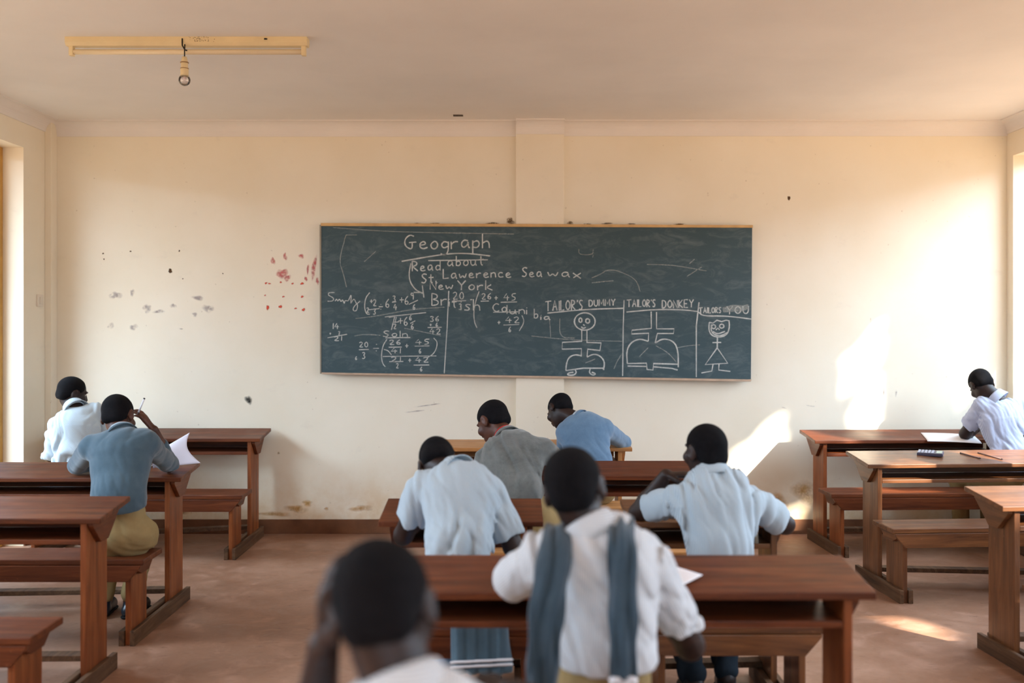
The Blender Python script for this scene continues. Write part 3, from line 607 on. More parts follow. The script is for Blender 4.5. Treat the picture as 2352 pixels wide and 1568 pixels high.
# white paint splash on the short desk (a mark of its own on the wood)
M_SPLASH = mat_film('white_paint_splash', lin(222, 214, 206), 0.9, 60, 0.25, 0.45)
bm = bmesh.new()
for (px, py, rx, rz, ro) in ((1206, 1170, 9, 2, 10), (1222, 1180, 12, 2, -35), (1222, 1172, 3, 7, 0), (1229, 1171, 2, 9, -10), (1220, 1185, 4, 5, 0), (1198, 1168, 3, 2, 0)):
    k = 4.3 / F_PX; cx = (px - 1176) * k - D['single_left'].location.x
    yl = (1197 - py) / 43.0 * 0.33
    n = 16; vs = []
    for q in range(n):
        a = 2*math.pi*q/n; r = 1 + 0.3*math.sin(3*a + px)
        x, y = rx*k*r*math.cos(a), rz*k*2.6*r*math.sin(a); c_, s_ = math.cos(math.radians(ro)), math.sin(math.radians(ro))
        yy = min(max(yl + x*s_ + y*c_, 0.01), 0.33)
        vs.append(bm.verts.new((cx + x*c_ - y*s_, yy, 0.745 + yy*0.04/0.34 + 0.0012)))
    bm.faces.new(vs)
sp_ = obj('paint_splash', bm_mesh(bm, 'paint_splash'), M_SPLASH, D['single_left']); sp_['label'] = 'white paint splash'
sm = sp_.modifiers.new('film', 'SOLIDIFY'); sm.thickness = 0.0008; sm.offset = 0

# ------------------------------------------------------------------ papers, calculator, pencils
M_PAPER = mat_plain('white_paper', lin(236, 234, 238), 0.7, 0.2, 0.02)
M_PAPER2 = mat_plain('lilac_white_paper', lin(224, 224, 238), 0.7, 0.2, 0.02)
def sheet_mesh(name, origin, ex, ey, w, h, curl=None, n=14, thick=0.0012):
    """a sheet spanned by ex, ey from origin; curl(u, v) lifts it along the normal"""
    ex, ey = Vector(ex).normalized(), Vector(ey).normalized(); nz = ex.cross(ey).normalized()
    bm = bmesh.new(); g = []
    for j in range(n+1):
        row = []
        for i in range(n+1):
            u, v = i/n, j/n
            row.append(bm.verts.new(Vector(origin) + ex*w*u + ey*h*v + nz*(curl(u, v) if curl else 0.0)))
        g.append(row)
    for j in range(n):
        for i in range(n): bm.faces.new((g[j][i], g[j][i+1], g[j+1][i+1], g[j+1][i]))
    me = bm_mesh(bm, name, smooth=True); return me
def sheet(label, key, x, y, w, h, rot=0.0, curl=None, mat=None, dz=0.002, group='sheets of paper on the desks'):
    t = D[key]; R = Matrix.Rotation(t.rotation_euler[2] + math.radians(rot), 4, 'Z'); sl = (0.02 if key == 'pine' else 0.04)/0.34*t.scale[2]
    def lift(v): return Vector((v.x, v.y, v.y*sl))
    o = obj('paper_sheet', sheet_mesh('paper_sheet', on_top(key, x, y, dz), lift(R @ Vector((1, 0, 0))), lift(R @ Vector((0, 1, 0))), w, h, curl), mat or M_PAPER)
    md = o.modifiers.new('sheet', 'SOLIDIFY'); md.thickness = 0.0008; md.offset = 1
    return tag(o, label, 'paper', group)
sheet('open sheet lying flat under the slate-sweater boy\'s right forearm', 'mid_left', 1.085, 0.04, 0.17, 0.22, 0)
# the curled exam paper: its far part stands up in a wave
a, b, c_, d_ = P(352, 1075, 5.60), P(461, 1063, 5.74), P(436, 993, 5.80), P(378, 1027, 5.70)
bm = bmesh.new(); n = 16; g = []
for j in range(n+1):
    v = j/n; row = []
    for i in range(n+1):
        u = i/n
        bot = a.lerp(b, u); top = d_.lerp(c_, u)
        p = bot.lerp(top, v)
        p.x -= 0.035*math.sin(math.pi*v)*(0.3+0.7*u); p.y -= 0.05*math.sin(math.pi*v)*(1-0.4*u)
        row.append(bm.verts.new(p))
    g.append(row)
for j in range(n):
    for i in range(n): bm.faces.new((g[j][i], g[j][i+1], g[j+1][i+1], g[j+1][i]))
o = obj('paper_sheet', bm_mesh(bm, 'paper_sheet', smooth=True), M_PAPER2); md = o.modifiers.new('sheet', 'SOLIDIFY'); md.thickness = 0.0008
tag(o, 'large curled sheet standing up at the right end of the slate-sweater boy\'s desk', 'paper', 'sheets of paper on the desks')
sheet('sheet hanging over the desk edge under the elbow of the boy by the right window', 'back_right', 0.80, -0.03, 0.36, 0.25, -14, lambda u, v: 0.004*math.sin(3*u) - 0.02*max(0, 0.12-v)/0.12*0.3, dz=0.004)
sheet('white sheet with pointed corner showing past the sleeve of the boy with sweater on shoulders', 'front', 0.72, 0.075, 0.20, 0.26, -45, lambda u, v: 0.004 + 0.006*v*v)
sheet('second sheet lying under the pointed one on the front desk', 'front', 0.66, 0.08, 0.21, 0.24, -4, dz=0.0015)
sheet('small white sheet beside the boy resting chin on his hand', 'single_right', 0.11, 0.06, 0.15, 0.20, -8)

t = thing('calculator', 'dark pocket calculator lying on the sunlit desk at the right', 'calculator')
loc = on_top('mid_right', 0.49, 0.215, 0.001); t.location = loc; t.rotation_euler = (math.atan(0.04/0.34), 0, math.radians(-28))
M_CALC = mat_plain('dark_calculator_plastic', lin(62, 60, 78), 0.35, 0.5, 0.05)
obj('case', box_mesh('case', -0.075, 0.075, -0.042, 0.042, 0.0, 0.020, bevel=0.005), M_CALC, t)
obj('display', box_mesh('display', 0.035, 0.068, -0.032, 0.032, 0.0195, 0.0215, bevel=0.001), mat_plain('lcd', lin(150, 166, 152), 0.15, 0.6, 0.03), t)
M_KEY = mat_plain('grey_keys', lin(176, 178, 190), 0.4, 0.4, 0.05)
for i in range(5):
    for j in range(4):
        x, y = -0.064 + i*0.0195, -0.029 + j*0.0192
        obj('key', box_mesh('key', x-0.007, x+0.007, y-0.007, y+0.007, 0.0195, 0.0235, bevel=0.0015), M_KEY, t)
M_PENCIL = mat_plain('pencil_wood', lin(122, 96, 88), 0.4, 0.4, 0.1)
def stick(name, label, cat, a, b, r, mat, tipmat, group, cap=None):
    a, b = Vector(a), Vector(b); t = thing(name, label, cat, a, 0, group); d = b - a; u = d.normalized()
    obj('barrel', tube_mesh('barrel', [Vector(), d - u*0.014], r, 8), mat, t)
    bm = bmesh.new(); add_tube(bm, [d - u*0.0142, d - u*0.003, d], [r, r*0.35, 0.0004], 8); obj('tip', bm_mesh(bm, 'tip', smooth=True), tipmat, t)
    if cap: obj('end_cap', tube_mesh('end_cap', [-u*0.006, u*0.001], r*1.08, 8), cap, t)
    return t
M_LEAD = mat_plain('dark_tip', lin(50, 46, 46), 0.4)
def pen_on(key, px0, px1, lab):
    p = on_top(key, px0[0], px0[1], 0.0045); q = on_top(key, px1[0], px1[1], 0.0045)
    stick('pencil', lab, 'pencil', p, q, 0.004, M_PENCIL, M_LEAD, 'pencils on the sunlit desk', M_LEAD)
pen_on('mid_right', (0.70, 0.24), (0.755, 0.10), 'brown pencil lying nearer the calculator on the sunlit desk')
pen_on('mid_right', (0.815, 0.24), (0.88, 0.075), 'brown pencil lying farther right on the sunlit desk')

# ------------------------------------------------------------------ bodies and clothes as one continuous surface each
def V3(p): return np.array(p, dtype=np.float32)
class Solid:
    """a blended solid built from tapered limbs and lumps, meshed as one skin"""
    def __init__(s, h): s.h = h; s.ops = []; s.lo = np.full(3, 1e9); s.hi = np.full(3, -1e9)
    def _add(s, mode, fn, lo, hi, k):
        s.ops.append((mode, fn, np.array(lo, float), np.array(hi, float), k))
        if mode == 'add': s.lo = np.minimum(s.lo, lo); s.hi = np.maximum(s.hi, hi)
    def limb(s, a, b, ra, rb, k=0.02, mode='add', flat=None, lat=None, cap=None):
        a, b = V3(a), V3(b); d = b - a; L2 = max(float(d @ d), 1e-9); rm = max(ra, rb)
        if flat is None:
            def fn(p):
                q = p - a; t = np.clip((q @ d) / L2, 0, 1)
                return np.linalg.norm(q - t[..., None] * d, axis=-1) - (ra + (rb - ra) * t)
        else:
            u = d / math.sqrt(L2); l = V3(lat); l = l - u * (l @ u); l = l / np.linalg.norm(l); n = np.cross(u, l)
            def fn(p):
                q = p - a; t = np.clip((q @ d) / L2, 0, 1); q = q - t[..., None] * d
                x, y, z = q @ l, (q @ n) / flat, q @ u
                return (np.sqrt(x*x + y*y + z*z) - (ra + (rb - ra) * t)) * (0.5 + 0.5 * flat)
        if cap is not None:
            cp, cn = V3(cap[0]), V3(cap[1]); base = fn
            fn = lambda p: np.maximum(base(p), (p - cp) @ cn)
        s._add(mode, fn, np.minimum(a, b) - rm, np.maximum(a, b) + rm, k)
    def lump(s, c, rad, axes=None, k=0.02, mode='add'):
        c = V3(c); r = V3(rad); M = np.eye(3, dtype=np.float32) if axes is None else np.array(axes, dtype=np.float32)
        def fn(p):
            q = (p - c) @ M.T
            k0 = np.linalg.norm(q / r, axis=-1); k1 = np.linalg.norm(q / (r*r), axis=-1) + 1e-9
            return k0 * (k0 - 1) / k1
        R = float(max(rad)); s._add(mode, fn, c - R, c + R, k)
    def cut(s, point, normal, k=0.006):
        """remove the side the normal points to"""
        c = V3(point); n = V3(normal); n = n / np.linalg.norm(n)
        s._add('and', lambda p: (p - c) @ n, [-1e9]*3, [1e9]*3, k)
    def warp(s, fn): s._add('warp', fn, [-1e9]*3, [1e9]*3, 0)
    def mesh(s, name, attr=None, pad=0.04):
        h = s.h; lo = s.lo - pad; n = np.ceil((s.hi + pad - lo) / h).astype(int) + 1
        ax = [(lo[i] + h*np.arange(n[i])).astype(np.float32) for i in range(3)]
        D = np.full(n, 0.08, np.float32)
        for mode, fn, a, b, k in s.ops:
            m = k + 0.02 + 2*h
            i0 = np.clip(np.floor((a - m - lo)/h).astype(int), 0, n); i1 = np.clip(np.ceil((b + m - lo)/h).astype(int) + 1, 0, n)
            if np.any(i1 <= i0): continue
            sl = tuple(slice(i0[q], i1[q]) for q in range(3))
            sub = D[sl]
            if mode in ('warp', 'and', 'sub'):
                idx = np.nonzero(np.abs(sub) < 0.06) if mode == 'warp' else np.nonzero(sub < 0.03)
                if len(idx[0]) == 0: continue
                pts = np.stack([ax[q][i0[q] + idx[q]] for q in range(3)], -1); v = sub[idx]
                f = fn(pts)
                if mode == 'warp': v = v + f
                else:
                    g = f if mode == 'and' else -f; kk = max(k, 1e-4)
                    hh = np.clip(0.5 - 0.5*(v - g)/kk, 0, 1); v = v*(1-hh) + g*hh + kk*hh*(1-hh)
                sub[idx] = v.astype(np.float32)
            else:
                G3 = np.stack(np.meshgrid(*[ax[q][sl[q]] for q in range(3)], indexing='ij'), -1)
                f = fn(G3); kk = max(k, 1e-4)
                hh = np.clip(0.5 + 0.5*(sub - f)/kk, 0, 1)
                sub[...] = sub*(1-hh) + f*hh - kk*hh*(1-hh)
        return nets(name, D, lo, h, attr)

def nets(name, D, lo, h, attr):
    S = D < 0; nx, ny, nz = D.shape
    c = [(i, j, k) for i in (0, 1) for j in (0, 1) for k in (0, 1)]
    cnt = sum(S[i:nx-1+i, j:ny-1+j, k:nz-1+k].astype(np.int8) for i, j, k in c)
    act = np.nonzero((cnt > 0) & (cnt < 8)); na = len(act[0])
    vals = {q: D[act[0]+q[0], act[1]+q[1], act[2]+q[2]] for q in c}
    pos = np.zeros((na, 3)); num = np.zeros(na)
    for a in c:
        for axn in range(3):
            if a[axn] == 1: continue
            b = list(a); b[axn] = 1; b = tuple(b)
            va, vb = vals[a], vals[b]; m = (va < 0) != (vb < 0)
            t = np.where(m, va / np.where(m, va - vb, 1), 0)
            p = np.array(a, float)[None, :] + np.eye(3)[axn][None, :] * t[:, None]
            pos += np.where(m[:, None], p, 0); num += m
    pos = pos / num[:, None] + np.stack(act, -1)
    vid = np.full((nx-1, ny-1, nz-1), -1, np.int32); vid[act] = np.arange(na)
    faces = []
    for axn in range(3):
        o1, o2 = [(1, 2), (2, 0), (0, 1)][axn]
        slA = [slice(None)]*3; slB = [slice(None)]*3
        slA[axn] = slice(0, -1); slB[axn] = slice(1, None)
        A, B = S[tuple(slA)], S[tuple(slB)]
        e = np.nonzero(A != B); e = [np.array(q) for q in e]
        ok = (e[o1] > 0) & (e[o2] > 0) & (e[o1] < D.shape[o1]-1) & (e[o2] < D.shape[o2]-1)
        e = [q[ok] for q in e]
        inside = A[e[0], e[1], e[2]]
        def cell(d1, d2):
            q = [x.copy() for x in e]; q[o1] -= d1; q[o2] -= d2; return vid[q[0], q[1], q[2]]
        quad = np.stack([cell(1, 1), cell(0, 1), cell(0, 0), cell(1, 0)], -1)
        quad[~inside] = quad[~inside][:, ::-1]
        faces.append(quad)
    F = np.concatenate(faces); F = F[(F >= 0).all(1)]
    X = (pos * h + lo).astype(np.float32)
    # one light relaxation pass evens the grid
    for _ in range(2):
        acc = np.zeros_like(X); w = np.zeros(len(X), np.float32)
        for q in range(4):
            for r in (1, 3):
                np.add.at(acc, F[:, q], X[F[:, (q+r) % 4]]); np.add.at(w, F[:, q], 1)
        X = X*0.5 + 0.5*acc/np.maximum(w, 1)[:, None]
    me = bpy.data.meshes.new(name)
    me.vertices.add(len(X)); me.vertices.foreach_set('co', X.ravel())
    me.loops.add(F.size); me.loops.foreach_set('vertex_index', F.ravel().astype(np.int32))
    me.polygons.add(len(F)); me.polygons.foreach_set('loop_start', np.arange(0, F.size, 4, dtype=np.int32))
    me.polygons.foreach_set('use_smooth', np.ones(len(F), bool))
    me.update(calc_edges=True)
    if attr is not None:
        for an, fn in attr.items():
            at = me.attributes.new(an, 'FLOAT', 'POINT'); at.data.foreach_set('value', fn(X).astype(np.float32))
    return me

def folds(seed, amp, wl, axis_down, lat, sharp=1.0):
    """soft cloth folds: wavy ridges running mostly along axis_down, plus drag lines"""
    r = np.random.default_rng(seed); dn = V3(axis_down); dn /= np.linalg.norm(dn); l = V3(lat); l = l - dn*(l@dn); l /= np.linalg.norm(l); n = np.cross(dn, l)
    W = []
    for _ in range(5):
        a = r.uniform(-0.55, 0.55); dirv = l*math.cos(a) + dn*math.sin(a)*0.7 + n*r.uniform(-0.5, 0.5)
        W.append((dirv * (math.pi/(wl*r.uniform(0.7, 1.6))), r.uniform(0, 6.28), r.uniform(0.5, 1.0)))
    U = [(r.normal(size=3)*9.0, r.uniform(0, 6.28)) for _ in range(3)]
    def fn(p):
        wob = sum(np.sin(p @ V3(k) + ph) for k, ph in U)
        env = 0.55 + 0.45*np.sin(p @ V3(U[0][0]*0.6) + 1.7*U[1][1])
        d = 0
        for k, ph, a in W:
            s_ = np.abs(np.sin(p @ V3(k) + ph + 0.9*wob)); d = d + a*(1.6*(1 - s_)**2 - 0.35)
        return (d * env * amp / 1.5).astype(np.float32)
    return fn

# cloth and skin materials
def mat_skin(name, a, b):
    t = NT(name); v = t.coords(); f = t.noise(v, 18, 5); t.base(t.ramp(f, [(0.3, a), (0.7, b)])); t.bump(t.noise(v, 160, 3), 0.08, 0.002)
    return t.set(0.5, 0.35)
M_SKIN = mat_skin('deep_brown_skin', lin(36, 23, 19), lin(50, 32, 26))
M_SKIN_W = mat_skin('warm_brown_skin', lin(72, 41, 29), lin(92, 54, 38))
t = NT('cropped_black_hair'); v = t.coords(); t.base(t.ramp(t.noise(v, 60, 4), [(0.3, lin(13, 12, 15)), (0.7, lin(22, 20, 23))])); t.bump(t.noise(v, 240, 4, 0.75), 0.9, 0.006); M_HAIR = t.set(0.8, 0.12)
M_EYE = mat_plain('eye_white', lin(220, 212, 204), 0.2, 0.5, 0.02)
def mat_stripe(name, light, dark, per, w=0.5, soft=0.15):
    t = NT(name); at = t.n('ShaderNodeAttribute'); at.attribute_name = 'stripe'
    s_ = t.math('SINE', t.math('MULTIPLY', at.outputs['Fac'], 2*math.pi/per))
    m = t.math('ADD', t.math('MULTIPLY', s_, 0.5), 0.5)
    f = t.noise(t.coords(), 5, 4)
    lt = t.ramp(f, [(0.3, tuple(c*0.92 for c in light[:3])+(1,)), (0.7, light)])
    t.base(t.mix(t.ramp(m, [(w-soft, (0, 0, 0, 1)), (w+soft, (1, 1, 1, 1))]), lt, dark))
    t.bump(t.noise(t.coords(), 90, 3), 0.10, 0.003); t.b.inputs['Sheen Weight'].default_value = 0.15
    return t.set(0.85, 0.15)
M_STRIPE = mat_stripe('blue_pinstripe_cotton', lin(190, 204, 213), lin(150, 167, 179), 0.0056, 0.6, 0.25)
M_STRIPE_F = mat_stripe('fine_pale_stripe_cotton', lin(198, 212, 220), lin(178, 194, 205), 0.005, 0.6, 0.3)
M_STRIPE_G = mat_stripe('grey_stripe_cotton', lin(218, 219, 220), lin(176, 180, 186), 0.006, 0.6, 0.25)
M_STRIPE_L = mat_stripe('lilac_stripe_cotton', lin(198, 206, 226), lin(172, 182, 210), 0.006, 0.6, 0.3)
def mat_knit(name, a, b, rib=True, mottle=0.0, spot=None):
    t = NT(name); v = t.coords(); f = t.noise(v, 12, 6, 0.65)
    c = t.ramp(f, [(0.3, a), (0.7, b)])
    if mottle:
        g = t.noise(v, 7, 8, 0.75, 0.6); c = t.mix(t.math('MULTIPLY', t.ramp(g, [(0.45, (0, 0, 0, 1)), (0.72, (1, 1, 1, 1))]), mottle), c, spot)
    t.base(c)
    at = t.n('ShaderNodeAttribute'); at.attribute_name = 'stripe'
    s_ = t.math('SINE', t.math('MULTIPLY', at.outputs['Fac'], 2*math.pi/0.0048))
    t.bump(t.math('ADD', t.math('MULTIPLY', s_, 0.12 if rib else 0.0), t.noise(v, 220, 3, 0.7)), 0.25, 0.003)
    t.b.inputs['Sheen Weight'].default_value = 0.35; t.b.inputs['Sheen Roughness'].default_value = 0.5
    return t.set(0.95, 0.1)
M_SLATE = mat_knit('slate_blue_knit', lin(66, 86, 98), lin(78, 98, 110))
M_SLATE_D = mat_knit('dark_slate_knit', lin(52, 68, 80), lin(64, 82, 95))
M_BLUE = mat_knit('blue_knit', lin(88, 116, 142), lin(106, 134, 160))
M_GREY = mat_knit('grey_fleece', lin(86, 90, 88), lin(112, 114, 112), False, 0.45, lin(140, 144, 138))
M_KHAKI = mat_plain('khaki_cotton', lin(150, 128, 88), 0.9, 0.1, 0.08, 20, 0.1)
M_NAVY = mat_plain('dark_blue_cotton', lin(62, 84, 110), 0.9, 0.1, 0.1, 20, 0.1)
M_SHOE = mat_plain('black_leather', lin(36, 42, 50), 0.35, 0.5, 0.2, 30, 0.1)
M_SOLE = mat_plain('shoe_sole', lin(28, 26, 26), 0.8, 0.2)
M_SOCK = mat_plain('pale_sock', lin(202, 208, 214), 0.95, 0.1, 0.05, 50, 0.2)
M_RED = mat_plain('red_neckband_knit', lin(196, 48, 48), 0.9, 0.1, 0.05)
M_WHITE = mat_plain('white_trim_knit', lin(226, 222, 224), 0.9, 0.1, 0.04)
M_BELT = mat_plain('white_belt', lin(196, 200, 204), 0.5, 0.3)

def nrm(v): v = np.array(v, float); return v / np.linalg.norm(v)
def hand(s, wrist, d, pn, lat, curl=0.5, size=1.0, spread=0.12, thumb_side=1, thumb_open=0.6):
    """a palm, four unequal bent fingers and a side thumb; d to the fingers, pn where the palm faces, lat across"""
    w = np.array(wrist, float); d = nrm(d); lat = np.array(lat, float); lat = nrm(lat - d*(lat@d)); pn = np.array(pn, float); n = np.cross(d, lat); n = n if n @ pn > 0 else -n
    z = size
    kc = w + d*0.085*z
    s.limb(w + d*0.012*z, w + d*0.078*z, 0.030*z, 0.039*z, 0.012, flat=0.42, lat=lat)
    for i, (off, ln) in enumerate(((-0.030, 0.070), (-0.010, 0.079), (0.0105, 0.074), (0.029, 0.059))):
        ln *= z; b = kc + lat*off*z*1.02 + d*(0.004 - abs(off)*0.18)*z
        di = nrm(d + lat*off*spread/0.03 + n*0.1)
        p = b; c = curl*(0.85 + 0.1*i)
        for q, (fr_, ra, rb) in enumerate(((0.45, 0.0098, 0.0088), (0.31, 0.0088, 0.0078), (0.24, 0.0078, 0.0066))):
            e = p + di*ln*fr_; s.limb(p, e, ra*z, rb*z, 0.004); p = e
            di = nrm(di*math.cos(c) + n*math.sin(c))
    tb = w + d*0.022*z + lat*(-0.028*thumb_side)*z + n*0.006
    td = nrm(d*0.75 - lat*thumb_side*thumb_open + n*0.35)
    e = tb + td*0.034*z; s.limb(tb, e, 0.0145*z, 0.0105*z, 0.010); td = nrm(td + d*0.35 + n*0.25)
    e2 = e + td*0.028*z; s.limb(e, e2, 0.0105*z, 0.0092*z, 0.004); e3 = e2 + nrm(td + d*0.3)*0.020*z; s.limb(e2, e3, 0.0092*z, 0.0072*z, 0.004)

def person(label, J, top='shirt', sleeve=(0.62, 0.62), topmat=None, skin=None, collar='shirt', collar_mat=None, trousers=None, hands=(None, None), size=1.0, fold=0.006, legs=True, belly=1.0, shoes=True, shirt_hem=0.0, feet_back=None, socks=True, sl_loose=1.0, hair_line=1.0, torso_w=1.0):
    skin = skin or M_SKIN; topmat = topmat or M_STRIPE; trousers = trousers or M_KHAKI
    J = {k: np.array(v, float) for k, v in J.items()}
    root = thing('person', label, 'person', (J['pel'][0], J['pel'][1], 0), 0, 'pupils at their desks')
    off = -Vector(root.location)
    def put(name, me, mat):
        me.transform(Matrix.Translation(off)); return obj(name, me, mat, root)
    lat = nrm(J['SR'] - J['SL'])
    # head frame
    f = nrm(J['hf']); u = np.array(J['hu'], float); u = nrm(u - f*(u@f)); r = np.cross(f, u)      # r: person's right
    hc = J['head']; ax = np.stack([r, f, u]); z = size
    H = lambda a, b, c_: hc + (r*a + f*b + u*c_)*z
    N, Wp, pel = J['N'], J['W'], J['pel']
    chest = N*0.62 + Wp*0.38; sh = (J['SL'] + J['SR'])/2
    up = nrm(N - Wp); back = np.cross(lat, up)
    # the body as one skin
    B = Solid(0.0055)
    def torso(S_, g, k=0.035, wide=1.0):
        w = wide*torso_w
        S_.limb(pel, Wp, (0.125+g)*w*belly, (0.115+g)*w*belly, k, flat=0.74, lat=lat)
        S_.limb(Wp, chest, (0.118+g)*w*belly, (0.142+g)*w, k, flat=0.70, lat=lat)
        S_.limb(chest, N - up*0.150, (0.142+g)*w, (0.130+g)*w, k, flat=0.62, lat=lat)
        for s_ in ('SL', 'SR'):
            m = N - up*0.11
            S_.limb(m*0.55 + J[s_]*0.45, J[s_], 0.056+g, 0.050+g, k)
            S_.limb(N - up*0.052, J[s_]*0.9 + N*0.1 + up*0.004, 0.034+g*0.8, 0.042+g, 0.022)
    torso(B, -0.024)
    B.limb(N - up*0.03, H(0, -0.018, -0.045), 0.053*z, 0.050*z, 0.03)
    B.lump(H(0, -0.012, 0.028), (0.073*z, 0.093*z, 0.080*z), ax, 0.02)
    B.lump(H(0, 0.030, -0.038), (0.057*z, 0.060*z, 0.072*z), ax, 0.03)
    B.lump(H(0, 0.060, -0.092), (0.024*z, 0.022*z, 0.018*z), ax, 0.02)
    B.limb(H(0, 0.088, 0.012), H(0, 0.104, -0.022), 0.008*z, 0.012*z, 0.012)
    for s_ in (-1, 1):
        B.lump(H(0.013*s_, 0.098, -0.028), (0.009*z, 0.009*z, 0.008*z), ax, 0.008)
        B.limb(H(0.018*s_, 0.088, 0.028), H(0.046*s_, 0.072, 0.026), 0.008*z, 0.007*z, 0.012)
        B.lump(H(0.031*s_, 0.092, 0.008), (0.017*z, 0.014*z, 0.012*z), ax, 0.010, 'sub')
        B.lump(H(0.045*s_, 0.062, -0.022), (0.022*z, 0.022*z, 0.022*z), ax, 0.02)
        e_ax = np.stack([nrm(r*s_ - f*0.45), nrm(f + r*s_*0.45 - u*0.12), u])
        B.lump(H(0.076*s_, -0.014, -0.006), (0.009*z, 0.020*z, 0.031*z), e_ax, 0.008)
        B.lump(H(0.087*s_, -0.008, 0.000), (0.007*z, 0.011*z, 0.017*z), e_ax, 0.006, 'sub')
        B.lump(H(0.072*s_, -0.008, -0.034), (0.007*z, 0.009*z, 0.009*z), e_ax, 0.006)
    B.limb(H(-0.020, 0.086, -0.052), H(0.020, 0.086, -0.052), 0.0075*z, 0.0075*z, 0.008)
    B.limb(H(-0.017, 0.085, -0.064), H(0.017, 0.085, -0.064), 0.0085*z, 0.0085*z, 0.008)
    B.limb(H(-0.026, 0.096, -0.058), H(0.026, 0.096, -0.058), 0.002, 0.002, 0.004, 'sub')
    for s_, E, W_, side in (('SL', 'EL', 'WL', -1), ('SR', 'ER', 'WR', 1)):
        mid = J[E]*0.45 + J[W_]*0.55
        B.limb(J[s_], J[E], 0.050, 0.038, 0.025); B.limb(J[E], J[E]*0.68 + J[W_]*0.32, 0.039, 0.039, 0.02); B.limb(J[E]*0.68 + J[W_]*0.32, J[W_], 0.039, 0.026, 0.02)
        hk = hands[0 if side < 0 else 1] or {}
        d = hk.get('d', J[W_] - J[E] + np.array([0, 0.05, -0.02])); pn = hk.get('pn', (0, 0, -1)); hl = hk.get('lat', np.cross(d, pn))
        hand(B, J[W_], d, pn, hl, hk.get('curl', 0.45), 0.95, hk.get('spread', 0.12), hk.get('thumb', 1), hk.get('open', 0.6))
    if legs:
        kneeY = J.get('knee', np.array([0, pel[1] + 0.40, 0.46])); kx, fx = J.get('swing', np.array([0.0, 0.0]))
        legp = []
        for s_ in (-1, 1):
            hip = pel + np.array([0.085*s_, 0.02, -0.01]); kn = np.array([pel[0] + 0.115*s_*(1 - abs(kx)*2) + kx, kneeY[1], kneeY[2]])
            an = np.array([pel[0] + 0.10*s_*(1 - abs(kx)*2) + fx, kneeY[1] - 0.02, 0.085]) if feet_back is None else np.array(feet_back[0 if s_ < 0 else 1], float)
            toe = an + np.array([0.015*s_, 0.135, -0.045])
            legp.append((hip, kn, an, toe))
            B.limb(hip, kn, 0.078, 0.055, 0.03); B.limb(kn, kn*0.6 + an*0.4, 0.054, 0.050, 0.02); B.limb(kn*0.6 + an*0.4, an, 0.050, 0.033, 0.02)
            B.limb(an, toe, 0.034, 0.026, 0.02)
    put('body', B.mesh('body'), skin)
    # hair
    Hh = Solid(0.0055)
    Hh.lump(H(0, -0.012, 0.028), (0.0762*z, 0.0962*z, 0.0835*z), ax, 0.01)
    Hh.limb(H(-0.022, -0.062, -0.03), H(0.022, -0.062, -0.03), 0.0325*z, 0.0325*z, 0.03)
    Hh.cut(H(0, 0.080, 0.060), f*0.13 - u*0.13*hair_line, 0.012)
    Hh.cut(H(0, -0.06, -0.066), -u + f*0.25, 0.02)
    Hh.cut(H(0, 0.064, 0), f, 0.02)
    for s_ in (-1, 1): Hh.lump(H(0.080*s_, 0.000, -0.012), (0.030*z, 0.030*z, 0.040*z), ax, 0.008, 'sub')
    Hh.warp(lambda p: (0.0007*np.sin(p[:, 0]*310 + 2*np.sin(p[:, 2]*190)) * np.sin(p[:, 2]*280 + p[:, 1]*240)).astype(np.float32))
    put('hair', Hh.mesh('hair'), M_HAIR)
    for s_ in (-1, 1): put('eye', lathe_mesh('eye', [(0.0095*math.sin(a), -0.0095*math.cos(a)) for a in [math.pi*k/8 for k in range(9)]], 12, tuple(H(0.030*s_, 0.0725, 0.008))), M_EYE)
    # top garment
    T_ = Solid(0.0055); g = 0.010 if top != 'sweater' else 0.013
    torso(T_, g, 0.035, 1.0)
    for i, (s_, E, W_) in enumerate((('SL', 'EL', 'WL'), ('SR', 'ER', 'WR'))):
        fr_ = sleeve[i]; lo_ = (0.014 if top == 'shirt' else 0.009) * sl_loose
        if fr_ <= 1.0:
            e = J[s_]*(1-fr_) + J[E]*fr_; T_.limb(J[s_], e, 0.052+g, 0.040+lo_+g*0.5, 0.012, cap=(e, nrm(J[E]-J[s_])))
        else:
            e2 = J[E]*(2-fr_) + J[W_]*(fr_-1); T_.limb(J[s_], J[E], 0.051+g, 0.040+lo_, 0.012); T_.limb(J[E], e2, 0.041+lo_, 0.034+lo_*0.6, 0.02, cap=(e2, nrm(J[W_]-J[E])))
    bones = [(Wp, N, lat)]
    for i, (s_, E, W_) in enumerate((('SL', 'EL', 'WL'), ('SR', 'ER', 'WR'))):
        dd = J[E] - J[s_]; ll = np.cross(nrm(dd), [0, 1, 0.3]); bones.append((J[s_] + dd*0.12, J[E], nrm(ll)))
        if sleeve[i] > 1: dd = J[W_] - J[E]; ll = np.cross(nrm(dd), [0, 1, 0.3]); bones.append((J[E], J[W_], nrm(ll)))
    bones.append((Wp, pel, lat))
    def stripe(X):
        best = np.full(len(X), 1e9); out = np.zeros(len(X))
        for q, (a, b, l) in enumerate(bones):
            d = b - a; t = np.clip((X - a) @ d / (d @ d), 0, 1); dist = np.linalg.norm(X - a - t[:, None]*d, axis=1) - (0.145 if q in (0, len(bones)-1) else 0.05)
            if q in (0, len(bones)-1): uu = (X - a) @ l
            else:
                ax_ = d / np.linalg.norm(d); cv = np.array([0, -1.0, 0.35]); cv = nrm(cv - ax_*(cv@ax_)); sv = np.cross(ax_, cv)
                uu = np.arctan2((X - a) @ sv, (X - a) @ cv) * 0.056
            m = dist < best; best = np.where(m, dist, best); out = np.where(m, uu, out)
        return out
